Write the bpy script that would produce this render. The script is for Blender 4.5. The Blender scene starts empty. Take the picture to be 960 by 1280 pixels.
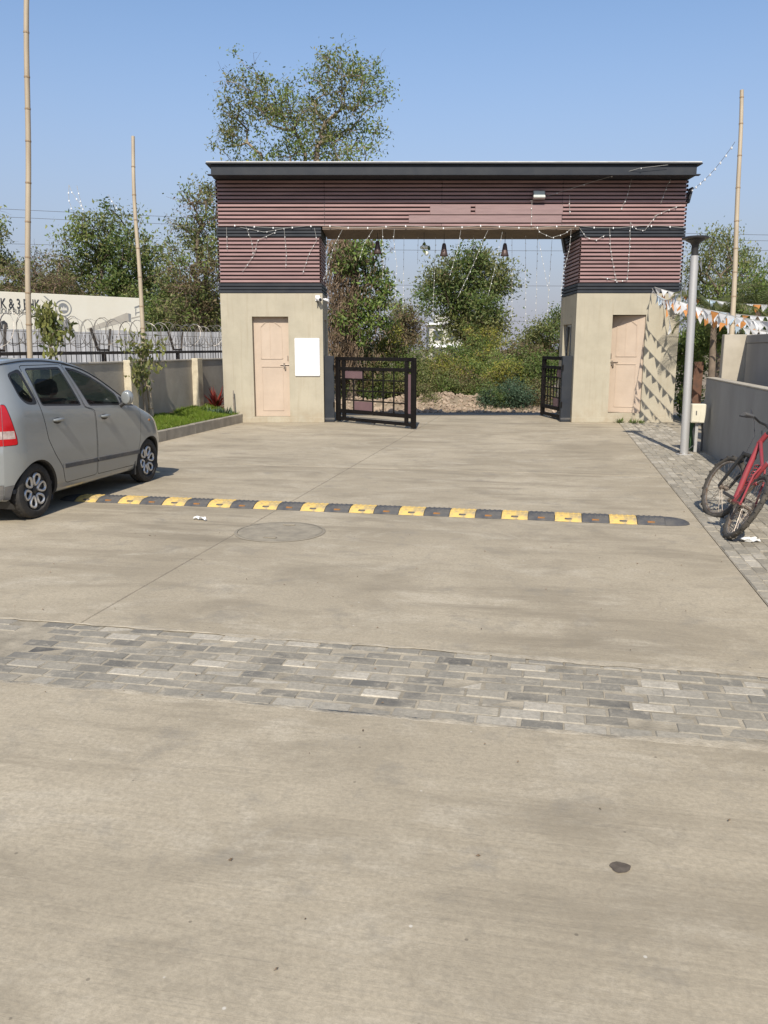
import bpy, bmesh, math, random
import numpy as np
from mathutils import Vector, Matrix, Euler
from mathutils.geometry import delaunay_2d_cdt

C = bpy.context.scene.collection
rnd = random.Random(7)
RAD = math.radians

# ------------------------------------------------------------------ camera, sky, sun
H = 1.7
FPX, HZ = 1030.0, 435.0            # focal length in photo pixels, horizon row
PITCH = math.atan((640 - HZ) / FPX)
cam_d = bpy.data.cameras.new('camera')
cam_d.sensor_fit = 'HORIZONTAL'
cam_d.sensor_width = 36.0
cam_d.lens = 36.0 * FPX / 960.0
cam_d.clip_start = 0.05
cam_d.clip_end = 3000
cam = bpy.data.objects.new('camera', cam_d)
C.objects.link(cam)
cam.location = (0, 0, H)
cam.rotation_euler = (math.pi / 2 - PITCH, 0, 0)
bpy.context.scene.camera = cam

SUN_EL, SUN_AZ = RAD(42), RAD(5.0)
world = bpy.data.worlds.new("World")
bpy.context.scene.world = world
world.use_nodes = True
nt = world.node_tree
nt.nodes.clear()
sky = nt.nodes.new('ShaderNodeTexSky')
sky.sky_type = 'NISHITA'
sky.sun_disc = False
sky.sun_elevation = SUN_EL
sky.sun_rotation = math.pi + SUN_AZ
sky.air_density = 1.0
sky.dust_density = 0.6
sky.ozone_density = 3.0
bg = nt.nodes.new('ShaderNodeBackground')
bg.inputs['Strength'].default_value = 0.115
wo = nt.nodes.new('ShaderNodeOutputWorld')
# dry-season haze thickens towards the horizon, all the way round
tcw = nt.nodes.new('ShaderNodeTexCoord')
spw = nt.nodes.new('ShaderNodeSeparateXYZ')
nt.links.new(tcw.outputs['Generated'], spw.inputs[0])
mrw = nt.nodes.new('ShaderNodeMapRange')
mrw.interpolation_type = 'SMOOTHSTEP'
mrw.inputs['From Min'].default_value = -.06
mrw.inputs['From Max'].default_value = .42
mrw.inputs['To Min'].default_value = 1.0
mrw.inputs['To Max'].default_value = 0.0
nt.links.new(spw.outputs['Z'], mrw.inputs['Value'])
mxw = nt.nodes.new('ShaderNodeMix')
mxw.data_type = 'RGBA'
mxw.inputs[7].default_value = (2.28, 2.30, 2.84, 1)
nt.links.new(mrw.outputs[0], mxw.inputs[0])
nt.links.new(sky.outputs[0], mxw.inputs[6])
nt.links.new(mxw.outputs[2], bg.inputs['Color'])
nt.links.new(bg.outputs[0], wo.inputs['Surface'])

sun_d = bpy.data.lights.new('sun', 'SUN')
sun_d.energy = 3.9
sun_d.angle = RAD(0.5)
sun_d.color = (1.0, 0.93, 0.82)
sun = bpy.data.objects.new('sun', sun_d)
C.objects.link(sun)
sd = Vector((math.sin(SUN_AZ) * math.cos(SUN_EL), math.cos(SUN_AZ) * math.cos(SUN_EL), -math.sin(SUN_EL)))
sun.rotation_euler = sd.to_track_quat('-Z', 'Y').to_euler()
sun.location = (0, -20, 30)

vs = bpy.context.scene.view_settings
vs.view_transform = 'Standard'
vs.look = 'None'
vs.gamma = 1.0
vs.use_curve_mapping = False
vs.exposure = 0.5
bpy.context.scene.cycles.max_bounces = 6
bpy.context.scene.cycles.transparent_max_bounces = 8

# ------------------------------------------------------------------ coordinates
def ray(px, py):
    u, v = (px - 480) / FPX, (py - 640) / FPX
    c, s = math.cos(PITCH), math.sin(PITCH)
    return Vector((u, c - v * s, -s - v * c))

def at(px, py, Y):                       # point seen at a photo pixel, at distance Y
    r = ray(px, py)
    return Vector((0, 0, H)) + r * (Y / r.y)

RA = RAD(11.7)                           # the road runs 11.7 degrees right of the view
E1 = Vector((math.cos(RA), -math.sin(RA), 0))
E2 = Vector((math.sin(RA), math.cos(RA), 0))
def road(u, w, z=0.0):
    return E1 * u + E2 * w + Vector((0, 0, z))

# ------------------------------------------------------------------ objects
def tag(o, label=None, cat=None, group=None, kind=None):
    if label: o['label'] = label
    if cat: o['category'] = cat
    if group: o['group'] = group
    if kind: o['kind'] = kind
    return o

def thing(name, label, cat, loc=(0, 0, 0), rot=(0, 0, 0), group=None):
    o = bpy.data.objects.new(name, None)
    C.objects.link(o)
    o.empty_display_size = 0.2
    o.location = loc
    o.rotation_euler = rot
    return tag(o, label, cat, group)

def link(name, me, parent=None):
    o = bpy.data.objects.new(name, me)
    C.objects.link(o)
    if parent: o.parent = parent
    return o

def copy_tree(o, parent=None):
    c = o.copy()
    C.objects.link(c)
    c.parent = parent
    for ch in list(o.children):
        copy_tree(ch, c)
    return c

class MB:
    """collects shapes and links them as one mesh"""
    def __init__(s):
        s.v, s.f, s.m = [], [], []
    def add(s, vs, fs, mi=0):
        n = len(s.v)
        s.v += [tuple(p) for p in vs]
        s.f += [tuple(i + n for i in f) for f in fs]
        s.m += [mi] * len(fs)
        return s
    def box(s, x0, x1, y0, y1, z0, z1, mi=0, M=None):
        vs = [Vector((x, y, z)) for z in (z0, z1) for y in (y0, y1) for x in (x0, x1)]
        if M is not None: vs = [M @ p for p in vs]
        return s.add(vs, [(0, 2, 3, 1), (4, 5, 7, 6), (0, 1, 5, 4), (2, 6, 7, 3), (0, 4, 6, 2), (1, 3, 7, 5)], mi)
    def bbox(s, x0, x1, y0, y1, z0, z1, b=0.01, mi=0, M=None):
        """box with chamfered edges"""
        bm = bmesh.new()
        vs = [bm.verts.new((x, y, z)) for z in (z0, z1) for y in (y0, y1) for x in (x0, x1)]
        for q in [(0, 2, 3, 1), (4, 5, 7, 6), (0, 1, 5, 4), (2, 6, 7, 3), (0, 4, 6, 2), (1, 3, 7, 5)]:
            bm.faces.new([vs[i] for i in q])
        bmesh.ops.bevel(bm, geom=bm.edges[:], offset=b, segments=1, affect='EDGES', profile=0.5)
        bm.verts.index_update()
        pv = [(M @ v.co) if M is not None else v.co.copy() for v in bm.verts]
        pf = [[v.index for v in f.verts] for f in bm.faces]
        bm.free()
        return s.add(pv, pf, mi)
    def cyl(s, p0, p1, r0, r1=None, n=10, caps=True, mi=0):
        p0, p1 = Vector(p0), Vector(p1)
        if r1 is None: r1 = r0
        d = (p1 - p0)
        if d.length < 1e-7: return s
        d.normalize()
        a = d.orthogonal().normalized(); b = d.cross(a)
        vs, fs = [], []
        for k in range(n):
            t = 2 * math.pi * k / n
            o = a * math.cos(t) + b * math.sin(t)
            vs += [p0 + o * r0, p1 + o * r1]
        for k in range(n):
            j = (k + 1) % n
            fs.append((2 * k, 2 * j, 2 * j + 1, 2 * k + 1))
        if caps:
            fs.append(tuple(2 * k for k in reversed(range(n))))
            fs.append(tuple(2 * k + 1 for k in range(n)))
        return s.add(vs, fs, mi)
    def tube(s, pts, r, n=8, caps=True, mi=0, closed=False):
        pts = [Vector(p) for p in pts]
        m = len(pts)
        rs = r if isinstance(r, (list, tuple)) else [r] * m
        vs, fs = [], []
        up = None
        for i, p in enumerate(pts):
            if closed: d = pts[(i + 1) % m] - pts[i - 1]
            else: d = pts[min(i + 1, m - 1)] - pts[max(i - 1, 0)]
            d.normalize()
            if up is None: up = d.orthogonal().normalized()
            a = (up - d * up.dot(d))
            a = a.normalized() if a.length > 1e-6 else d.orthogonal().normalized()
            up = a
            b = d.cross(a)
            for k in range(n):
                t = 2 * math.pi * k / n
                vs.append(p + (a * math.cos(t) + b * math.sin(t)) * rs[i])
        for i in range(m if closed else m - 1):
            i2 = (i + 1) % m
            for k in range(n):
                j = (k + 1) % n
                fs.append((i * n + k, i * n + j, i2 * n + j, i2 * n + k))
        if caps and not closed:
            fs.append(tuple(reversed(range(n))))
            fs.append(tuple((m - 1) * n + k for k in range(n)))
        return s.add(vs, fs, mi)
    def lathe(s, prof, n=24, M=None, mi=0, closed=False):
        """profile of (radius, height) spun about local z"""
        vs, fs = [], []
        m = len(prof)
        for k in range(n):
            t = 2 * math.pi * k / n
            for (r, z) in prof:
                p = Vector((r * math.cos(t), r * math.sin(t), z))
                vs.append(M @ p if M is not None else p)
        for k in range(n):
            j = (k + 1) % n
            for i in range(m if closed else m - 1):
                i2 = (i + 1) % m
                fs.append((k * m + i, j * m + i, j * m + i2, k * m + i2))
        return s.add(vs, fs, mi)
    def prism(s, poly, d0, d1, M=None, mi=0):
        """polygon in local xy, pushed from d0 to d1 along local z"""
        n = len(poly)
        vs = [Vector((p[0], p[1], d0)) for p in poly] + [Vector((p[0], p[1], d1)) for p in poly]
        if M is not None: vs = [M @ p for p in vs]
        fs = [tuple(reversed(range(n))), tuple(range(n, 2 * n))]
        for i in range(n):
            j = (i + 1) % n
            fs.append((i, j, n + j, n + i))
        return s.add(vs, fs, mi)
    def blob(s, c, rx, ry, rz, seg=10, rings=6, M=None, jit=0.0, mi=0):
        vs, fs = [], []
        c = Vector(c)
        for i in range(rings + 1):
            ph = math.pi * i / rings
            for k in range(seg):
                t = 2 * math.pi * k / seg
                q = 1 + (rnd.random() - .5) * jit
                p = Vector((rx * math.sin(ph) * math.cos(t) * q, ry * math.sin(ph) * math.sin(t) * q, rz * math.cos(ph) * q)) + c
                vs.append(M @ p if M is not None else p)
        for i in range(rings):
            for k in range(seg):
                j = (k + 1) % seg
                fs.append((i * seg + k, (i + 1) * seg + k, (i + 1) * seg + j, i * seg + j))
        return s.add(vs, fs, mi)
    def mesh(s, name, mats, smooth=False, angle=None):
        me = bpy.data.meshes.new(name)
        me.from_pydata(s.v, [], s.f)
        if not isinstance(mats, (list, tuple)): mats = [mats]
        for m in mats: me.materials.append(m)
        if len(mats) > 1: me.polygons.foreach_set('material_index', s.m)
        if smooth: me.polygons.foreach_set('use_smooth', [True] * len(me.polygons))
        me.update()
        if smooth and angle:
            me.set_sharp_from_angle(angle=RAD(angle))
        return me
    def build(s, name, mats, parent=None, smooth=False, angle=None):
        return link(name, s.mesh(name, mats, smooth, angle), parent)

def np_mesh(name, verts, nper, mat, parent=None, smooth=False):
    """many separate polygons of nper corners each, straight from an array"""
    n = len(verts)
    nf = n // nper
    me = bpy.data.meshes.new(name)
    me.vertices.add(n)
    me.vertices.foreach_set('co', np.asarray(verts, dtype=np.float32).ravel())
    me.loops.add(n)
    me.loops.foreach_set('vertex_index', np.arange(n, dtype=np.int32))
    me.polygons.add(nf)
    me.polygons.foreach_set('loop_start', np.arange(0, n, nper, dtype=np.int32))
    me.polygons.foreach_set('loop_total', np.full(nf, nper, dtype=np.int32))
    me.materials.append(mat)
    me.update(calc_edges=True)
    me.validate()
    return link(name, me, parent)

# ------------------------------------------------------------------ materials
def new_mat(name):
    m = bpy.data.materials.new(name)
    m.use_nodes = True
    t = m.node_tree
    b = t.nodes['Principled BSDF']
    return m, t, b

def N(t, kind, **kw):
    n = t.nodes.new(kind)
    for k, v in kw.items():
        if k in n.inputs: n.inputs[k].default_value = v
        else: setattr(n, k, v)
    return n

def mixc(t, fac, a, b, blend='MIX'):
    n = t.nodes.new('ShaderNodeMix')
    n.data_type = 'RGBA'
    n.blend_type = blend
    for sock, val in ((n.inputs[0], fac), (n.inputs[6], a), (n.inputs[7], b)):
        if hasattr(val, 'is_linked') or isinstance(val, bpy.types.NodeSocket): t.links.new(val, sock)
        elif isinstance(val, (int, float)): sock.default_value = val
        else: sock.default_value = (*val, 1) if len(val) == 3 else val
    return n.outputs[2]

def ramp(t, src, p0, p1, v0=0.0, v1=1.0):
    n = t.nodes.new('ShaderNodeMapRange')
    n.inputs['From Min'].default_value = p0
    n.inputs['From Max'].default_value = p1
    n.inputs['To Min'].default_value = v0
    n.inputs['To Max'].default_value = v1
    t.links.new(src, n.inputs['Value'])
    return n.outputs[0]

def coords(t, scale=(1, 1, 1), kind='Object'):
    tc = t.nodes.new('ShaderNodeTexCoord')
    mp = t.nodes.new('ShaderNodeMapping')
    mp.inputs['Scale'].default_value = scale
    t.links.new(tc.outputs[kind], mp.inputs['Vector'])
    return mp.outputs[0]

def noise(t, vec, scale, detail=4, rough=0.55, dist=0.0):
    n = t.nodes.new('ShaderNodeTexNoise')
    n.inputs['Scale'].default_value = scale
    n.inputs['Detail'].default_value = detail
    n.inputs['Roughness'].default_value = rough
    n.inputs['Distortion'].default_value = dist
    t.links.new(vec, n.inputs['Vector'])
    return n.outputs['Fac']

def bump(t, b, h, strength=0.3, dist=0.01):
    n = t.nodes.new('ShaderNodeBump')
    n.inputs['Strength'].default_value = strength
    n.inputs['Distance'].default_value = dist
    t.links.new(h, n.inputs['Height'])
    t.links.new(n.outputs[0], b.inputs['Normal'])

def pmat(name, c1, c2=None, scale=3.0, rough=0.7, metal=0.0, bmp=0.0, bscale=60, stretch=(1, 1, 1), spec=0.5, lo=.35, hi=.65, per_obj=0.0):
    m, t, b = new_mat(name)
    b.inputs['Roughness'].default_value = rough
    b.inputs['Metallic'].default_value = metal
    b.inputs['Specular IOR Level'].default_value = spec
    vec = coords(t, stretch)
    c2 = c2 or tuple(x * .85 for x in c1)
    f = ramp(t, noise(t, vec, scale, 6, .6), lo, hi)
    col = mixc(t, f, c1, c2)
    if per_obj:
        oi = t.nodes.new('ShaderNodeObjectInfo')
        g = ramp(t, oi.outputs['Random'], 0, 1, 1 - per_obj, 1 + per_obj)
        col = mixc(t, 1.0, col, g, 'MULTIPLY')
    t.links.new(col, b.inputs['Base Color'])
    if bmp:
        bump(t, b, noise(t, coords(t), bscale, 3, .6), bmp)
    return m

def leaf_mat(name, cols, trans=0.35, rough=.55):
    """every leaf is its own mesh island and takes its own tint"""
    m, t, b = new_mat(name)
    g = t.nodes.new('ShaderNodeNewGeometry')
    r = t.nodes.new('ShaderNodeValToRGB')
    r.color_ramp.interpolation = 'LINEAR'
    el = r.color_ramp.elements
    while len(el) < len(cols): el.new(0.5)
    for i, c in enumerate(cols):
        el[i].position = i / (len(cols) - 1)
        el[i].color = (*c, 1)
    t.links.new(g.outputs['Random Per Island'], r.inputs[0])
    t.links.new(r.outputs[0], b.inputs['Base Color'])
    b.inputs['Roughness'].default_value = rough
    b.inputs['Specular IOR Level'].default_value = 0.3
    tr = t.nodes.new('ShaderNodeBsdfTranslucent')
    t.links.new(r.outputs[0], tr.inputs['Color'])
    mx = t.nodes.new('ShaderNodeMixShader')
    mx.inputs[0].default_value = trans
    t.links.new(b.outputs[0], mx.inputs[1])
    t.links.new(tr.outputs[0], mx.inputs[2])
    t.links.new(mx.outputs[0], t.nodes['Material Output'].inputs['Surface'])
    return m

def concrete_mat():
    m, t, b = new_mat('worn_concrete')
    b.inputs['Roughness'].default_value = 0.88
    b.inputs['Specular IOR Level'].default_value = 0.25
    v = coords(t)
    vs_ = coords(t, (0.16, 1.5, 1))          # broom and tyre streaks across the road
    vt = coords(t, (0.5, 2.2, 1))
    big = ramp(t, noise(t, v, 0.55, 6, .6, .6), .36, .66)
    col = mixc(t, big, (.468, .400, .292), (.350, .296, .212))
    # ragged worn patches, only a little drawn out across the road
    pt = ramp(t, noise(t, coords(t, (.75, 1.5, 1)), 1.1, 10, .68, .5), .50, .66)
    col = mixc(t, ramp(t, pt, 0, 1, 0, .78), col, (.262, .222, .160))
    lt = ramp(t, noise(t, coords(t, (.8, 1.3, 1)), 1.9, 9, .7, .6), .52, .68)
    col = mixc(t, ramp(t, lt, 0, 1, 0, .60), col, (.55, .485, .375))
    gy = ramp(t, noise(t, v, 2.7, 8, .72, .3), .55, .70)
    col = mixc(t, ramp(t, gy, 0, 1, 0, .70), col, (.245, .222, .182))
    # tyre sweeps: long arcs in a few places
    st = ramp(t, noise(t, vs_, 2.2, 9, .70, .5), .48, .62)
    sw = ramp(t, noise(t, v, .34, 3, .5), .43, .60)
    ml = N(t, 'ShaderNodeMath', operation='MULTIPLY')
    t.links.new(st, ml.inputs[0]); t.links.new(sw, ml.inputs[1])
    col = mixc(t, ramp(t, ml.outputs[0], 0, 1, 0, .75), col, (.215, .180, .128))
    wv = noise(t, coords(t, (.55, 24, 1)), 1.6, 3, .6, .3)
    wm = N(t, 'ShaderNodeMath', operation='MULTIPLY')
    t.links.new(ramp(t, wv, .45, .75), wm.inputs[0]); t.links.new(ramp(t, noise(t, v, .8, 3), .48, .64, 0, .32), wm.inputs[1])
    col = mixc(t, wm.outputs[0], col, (.22, .185, .135))
    fine = noise(t, v, 48, 6, .78)
    col = mixc(t, ramp(t, fine, .40, .64, 0, .52), col, (.245, .208, .150))
    mid = noise(t, v, 14, 6, .72)
    col = mixc(t, ramp(t, mid, .52, .70, 0, .40), col, (.235, .205, .155))
    sp = t.nodes.new('ShaderNodeTexVoronoi')
    sp.inputs['Scale'].default_value = 7.0
    t.links.new(v, sp.inputs['Vector'])
    col = mixc(t, ramp(t, sp.outputs['Distance'], .035, .05, .55, 0), col, (.10, .085, .065))
    sp2 = t.nodes.new('ShaderNodeTexVoronoi')
    sp2.inputs['Scale'].default_value = 4.3
    t.links.new(v, sp2.inputs['Vector'])
    col = mixc(t, ramp(t, sp2.outputs['Distance'], .018, .03, .7, 0), col, (.62, .58, .50))
    # hairline cracks
    cv = t.nodes.new('ShaderNodeTexVoronoi')
    cv.feature = 'DISTANCE_TO_EDGE'
    cv.inputs['Scale'].default_value = .55
    nz = t.nodes.new('ShaderNodeTexNoise'); nz.inputs['Scale'].default_value = 1.7; nz.inputs['Detail'].default_value = 6
    t.links.new(v, nz.inputs['Vector'])
    vm = N(t, 'ShaderNodeVectorMath', operation='ADD')
    t.links.new(v, vm.inputs[0]); t.links.new(nz.outputs['Color'], vm.inputs[1])
    t.links.new(vm.outputs[0], cv.inputs['Vector'])
    ck = ramp(t, cv.outputs['Distance'], .002, .006, 1, 0)
    ck2 = N(t, 'ShaderNodeMath', operation='MULTIPLY')
    t.links.new(ck, ck2.inputs[0]); t.links.new(ramp(t, noise(t, v, .5, 2), .56, .64, 0, .22), ck2.inputs[1])
    col = mixc(t, ck2.outputs[0], col, (.16, .14, .11))
    t.links.new(col, b.inputs['Base Color'])
    hs = N(t, 'ShaderNodeMath', operation='ADD')
    t.links.new(fine, hs.inputs[0]); t.links.new(wv, hs.inputs[1])
    bump(t, b, hs.outputs[0], .35, .006)
    return m

def brick_mat(name, cols):
    """each paver object takes its own tint; dust lies in patches over them"""
    m, t, b = new_mat(name)
    b.inputs['Roughness'].default_value = .85
    b.inputs['Specular IOR Level'].default_value = .3
    oi = t.nodes.new('ShaderNodeObjectInfo')
    ge = t.nodes.new('ShaderNodeNewGeometry')
    ad = N(t, 'ShaderNodeMath', operation='ADD')
    t.links.new(oi.outputs['Random'], ad.inputs[0]); t.links.new(ge.outputs['Random Per Island'], ad.inputs[1])
    fr = N(t, 'ShaderNodeMath', operation='FRACT'); t.links.new(ad.outputs[0], fr.inputs[0])
    r = t.nodes.new('ShaderNodeValToRGB')
    el = r.color_ramp.elements
    while len(el) < len(cols): el.new(.5)
    for i, c in enumerate(cols):
        el[i].position = i / (len(cols) - 1); el[i].color = (*c, 1)
    t.links.new(fr.outputs[0], r.inputs[0])
    wp = t.nodes.new('ShaderNodeNewGeometry').outputs['Position']
    # thin edges of each paver are dusted over in patches
    n1 = ramp(t, noise(t, wp, 2.2, 8, .7), .40, .62)
    col = mixc(t, ramp(t, n1, 0, 1, 0, .66), r.outputs[0], (.42, .37, .285))
    n2 = noise(t, wp, 38, 5, .7)
    col = mixc(t, ramp(t, n2, .40, .70, 0, .5), col, (.155, .14, .112))
    n3 = ramp(t, noise(t, wp, 11, 6, .7), .54, .66)
    col = mixc(t, ramp(t, n3, 0, 1, 0, .6), col, (.46, .405, .31))
    n4 = ramp(t, noise(t, wp, 1.1, 6, .65), .50, .66)
    col = mixc(t, ramp(t, n4, 0, 1, 0, .5), col, (.17, .158, .13))
    t.links.new(col, b.inputs['Base Color'])
    bump(t, b, n2, .4, .006)
    return m

M = {}
M['concrete'] = concrete_mat()
M['paver_grey'] = brick_mat('paver_grey', [(.085, .083, .078), (.25, .228, .185), (.145, .138, .122), (.36, .325, .26), (.19, .178, .15), (.52, .47, .38), (.115, .110, .10)])
M['paver_buff'] = brick_mat('paver_buff', [(.19, .17, .135), (.36, .325, .26), (.25, .225, .18), (.56, .51, .42), (.215, .195, .155), (.44, .40, .325)])
M['grout'] = pmat('sand_joint', (.40, .345, .255), (.22, .19, .14), 5, .95, bmp=.4)
M['earth'] = pmat('dry_earth', (.27, .212, .146), (.185, .145, .098), 1.1, .95, bmp=.5, bscale=14)
M['asphalt'] = pmat('dusty_asphalt', (.16, .145, .12), (.22, .195, .155), 1.5, .9, bmp=.3)
M['soil'] = pmat('garden_soil', (.12, .085, .055), (.19, .14, .09), 6, .95, bmp=.5, bscale=25)
M['kerb'] = pmat('kerb_concrete', (.33, .295, .235), (.22, .195, .155), 3.5, .85, bmp=.3)
def plaster_mat():
    m, t, b = new_mat('beige_plaster')
    b.inputs['Roughness'].default_value = .9
    b.inputs['Specular IOR Level'].default_value = .2
    v = coords(t)
    col = mixc(t, ramp(t, noise(t, v, 1.4, 7, .65), .35, .66), (.446, .403, .308), (.37, .334, .254))
    col = mixc(t, ramp(t, noise(t, coords(t, (5, 5, .35)), 2.2, 5, .6), .52, .70, 0, .50), col, (.335, .285, .205))
    tc = t.nodes.new('ShaderNodeTexCoord')
    sp = t.nodes.new('ShaderNodeSeparateXYZ'); t.links.new(tc.outputs['Object'], sp.inputs[0])
    foot = ramp(t, sp.outputs['Z'], .05, .55, .55, 0)
    sm = N(t, 'ShaderNodeMath', operation='MULTIPLY')
    t.links.new(foot, sm.inputs[0]); t.links.new(ramp(t, noise(t, v, 3.1, 6, .7), .40, .62), sm.inputs[1])
    col = mixc(t, sm.outputs[0], col, (.33, .26, .175))
    col = mixc(t, ramp(t, noise(t, v, 70, 3, .7), .45, .7, 0, .22), col, (.32, .27, .19))
    t.links.new(col, b.inputs['Base Color'])
    bump(t, b, noise(t, v, 55, 4, .7), .5, .008)
    return m
M['plaster'] = plaster_mat()
M['slat'] = pmat('mauve_brown_slat', (.330, .210, .198), (.245, .152, .146), 1.6, .5, bmp=.08, stretch=(.6, 1, 7), per_obj=.16, spec=.35)
M['cover'] = pmat('faded_mauve_sheet', (.270, .178, .171), (.225, .147, .142), 3.5, .5, stretch=(.6, 1, 6))
M['charcoal'] = pmat('charcoal_paint', (.020, .024, .031), (.032, .035, .040), 3, .55, spec=.3)
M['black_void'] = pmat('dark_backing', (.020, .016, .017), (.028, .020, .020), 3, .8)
M['soffit'] = pmat('brown_soffit', (.17, .12, .085), (.13, .09, .065), 2, .6)
M['roof_top'] = pmat('roof_top', (.55, .54, .50), (.42, .41, .38), 3, .8)
M['door'] = pmat('peach_door_paint', (.50, .398, .305), (.445, .352, .268), 2.5, .55)
M['board_white'] = pmat('white_acrylic', (.86, .86, .87), (.82, .82, .83), 2, .35)
M['steel'] = pmat('brushed_steel', (.50, .50, .49), (.40, .40, .39), 6, .38, metal=.85)
M['galv'] = pmat('grey_painted_pole', (.50, .49, .47), (.43, .42, .40), 7, .45, metal=.35, stretch=(1, 1, .15))
M['black_metal'] = pmat('black_gate_paint', (.007, .006, .006), (.013, .011, .010), 5, .6, spec=.12)
M['mauve_panel'] = pmat('dusty_mauve_panel', (.165, .100, .105), (.14, .085, .09), 3, .5)
M['black_plastic'] = pmat('black_plastic', (.022, .022, .024), (.03, .03, .03), 5, .45)
M['grey_wall'] = pmat('grey_wall_paint', (.325, .310, .278), (.265, .252, .226), 1.3, .85, bmp=.2, stretch=(1, 1, .5))
M['wall_cap'] = pmat('wall_coping', (.45, .40, .315), (.36, .32, .25), 2.4, .85, bmp=.2)
M['taupe_wall'] = pmat('taupe_wall', (.43, .385, .315), (.33, .295, .24), 1.6, .9, bmp=.5, bscale=25)
M['pier'] = pmat('cream_pier', (.60, .53, .39), (.45, .39, .28), 5, .9, bmp=.4)
M['tin'] = pmat('galvanised_sheet', (.36, .365, .38), (.25, .255, .26), 2.2, .65, metal=.1, stretch=(1, 1, .4), per_obj=.08)
M['fence_iron'] = pmat('dark_fence_iron', (.040, .037, .035), (.07, .055, .045), 9, .7, spec=.3)
M['wire'] = pmat('razor_wire', (.30, .29, .27), (.20, .17, .14), 15, .5, metal=.5)
M['cable'] = pmat('black_cable', (.05, .05, .055), None, 5, .6)
M['clear_cord'] = pmat('pale_light_cord', (.40, .39, .35), (.30, .29, .27), 5, .5)
M['bulb'] = pmat('clear_bulb', (.85, .85, .84), (.8, .8, .78), 5, .25)
M['bamboo'] = pmat('dry_bamboo', (.46, .385, .275), (.33, .265, .185), 5, .6, stretch=(1, 1, .25), lo=.3, hi=.7)
M['bamboo_node'] = pmat('bamboo_node', (.33, .24, .15), (.24, .17, .10), 9, .6)
M['board_cream'] = pmat('cream_hoarding', (.80, .76, .64), (.76, .71, .58), .8, .5)
M['print_dark'] = pmat('print_charcoal', (.05, .052, .055), None, 5, .5)
M['print_grey'] = pmat('print_grey', (.23, .235, .235), (.28, .28, .275), 2, .5)
M['print_pale'] = pmat('print_pale', (.52, .48, .40), (.45, .41, .34), 2, .5)
M['print_cream'] = pmat('print_cream', (.80, .76, .65), None, 2, .5)
M['yellow'] = pmat('worn_yellow_rubber', (.66, .45, .135), (.36, .29, .17), 11, .75, bmp=.5, lo=.46, hi=.66)
M['rubber'] = pmat('dusty_black_rubber', (.060, .062, .068), (.125, .115, .10), 6, .75, bmp=.4)
M['reflector'] = pmat('orange_reflector', (.36, .15, .035), (.22, .12, .05), 9, .4)
M['tyre'] = pmat('tyre_rubber', (.020, .019, .018), (.045, .040, .034), 8, .8, bmp=.2)
M['rim'] = pmat('silver_rim', (.62, .61, .59), (.54, .53, .51), 6, .35, metal=.6)
M['rim_dark'] = pmat('rim_black', (.022, .021, .020), None, 6, .5)  # plain black for wheel discs, wells, hub caps and underbody
M['dark_cloth'] = pmat('seat_cloth', (.045, .047, .050), (.065, .065, .068), 20, .9)
M['cover_iron'] = pmat('cover_concrete', (.33, .285, .21), (.23, .20, .15), 7, .85, bmp=.4)
M['cover_rim'] = pmat('cover_rim_dust', (.225, .195, .145), (.30, .26, .195), 5, .9)
M['rust'] = pmat('rusty_sheet', (.15, .070, .038), (.075, .042, .028), 4, .9)
M['box_cream'] = pmat('cream_junction_box', (.66, .62, .49), (.58, .54, .42), 6, .5)
M['green_paint'] = pmat('green_stand', (.05, .12, .04), (.04, .085, .03), 6, .6)
M['paper'] = pmat('crumpled_paper', (.80, .80, .78), (.70, .70, .68), 9, .8)
M['bell'] = pmat('dark_bell_metal', (.065, .045, .04), (.10, .06, .05), 8, .45, metal=.2)
M['flower_white'] = pmat('white_cloth_flower', (.78, .78, .74), (.55, .62, .48), 12, .7)
M['lens'] = pmat('frosted_lens', (.55, .60, .56), (.50, .55, .50), 4, .3)
M['house'] = pmat('cream_render', (.50, .48, .42), (.44, .42, .37), .8, .9)
M['house_glass'] = pmat('dark_window', (.08, .09, .10), None, 3, .2)
M['stone'] = pmat('rubble_stone', (.40, .31, .225), (.26, .195, .14), 2.2, .95, bmp=.5, bscale=14)
M['bark'] = pmat('grey_bark', (.19, .145, .105), (.105, .08, .058), 5, .95, bmp=.6, bscale=22)
M['bark_pale'] = pmat('pale_bark', (.30, .245, .18), (.19, .15, .11), 5, .95, bmp=.5, bscale=22)
M['twig'] = pmat('dry_twig', (.23, .165, .115), (.15, .105, .075), 6, .95)
M['leaf_neem'] = leaf_mat('neem_leaf', [(0.104, 0.172, 0.035), (0.180, 0.243, 0.052), (0.258, 0.303, 0.087), (0.130, 0.195, 0.050), (0.327, 0.321, 0.123)])
M['leaf_dark'] = leaf_mat('dark_leaf', [(0.060, 0.108, 0.031), (0.103, 0.157, 0.039), (0.160, 0.204, 0.054), (0.081, 0.125, 0.039), (0.209, 0.218, 0.077)])
M['leaf_olive'] = leaf_mat('olive_leaf', [(0.118, 0.143, 0.044), (0.200, 0.208, 0.067), (0.095, 0.138, 0.044), (0.257, 0.240, 0.099), (0.162, 0.189, 0.059)])
M['leaf_brown'] = leaf_mat('dry_leaf', [(.181, .123, .065), (.123, .109, .046), (.246, .174, .102), (.109, .113, .046), (.189, .119, .070)])
M['leaf_green'] = leaf_mat('scrub_leaf', [(.080, .133, .026), (.123, .189, .041), (.181, .217, .058), (.087, .123, .035), (.145, .196, .049)])
M['leaf_blue'] = leaf_mat('blue_green_leaf', [(.065, .109, .065), (.087, .145, .084), (.123, .174, .102), (.072, .109, .058)])
M['leaf_lime'] = leaf_mat('yellow_green_leaf', [(.319, .319, .047), (.223, .255, .047), (.415, .351, .072), (.160, .191, .045), (.271, .191, .079)])
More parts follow.
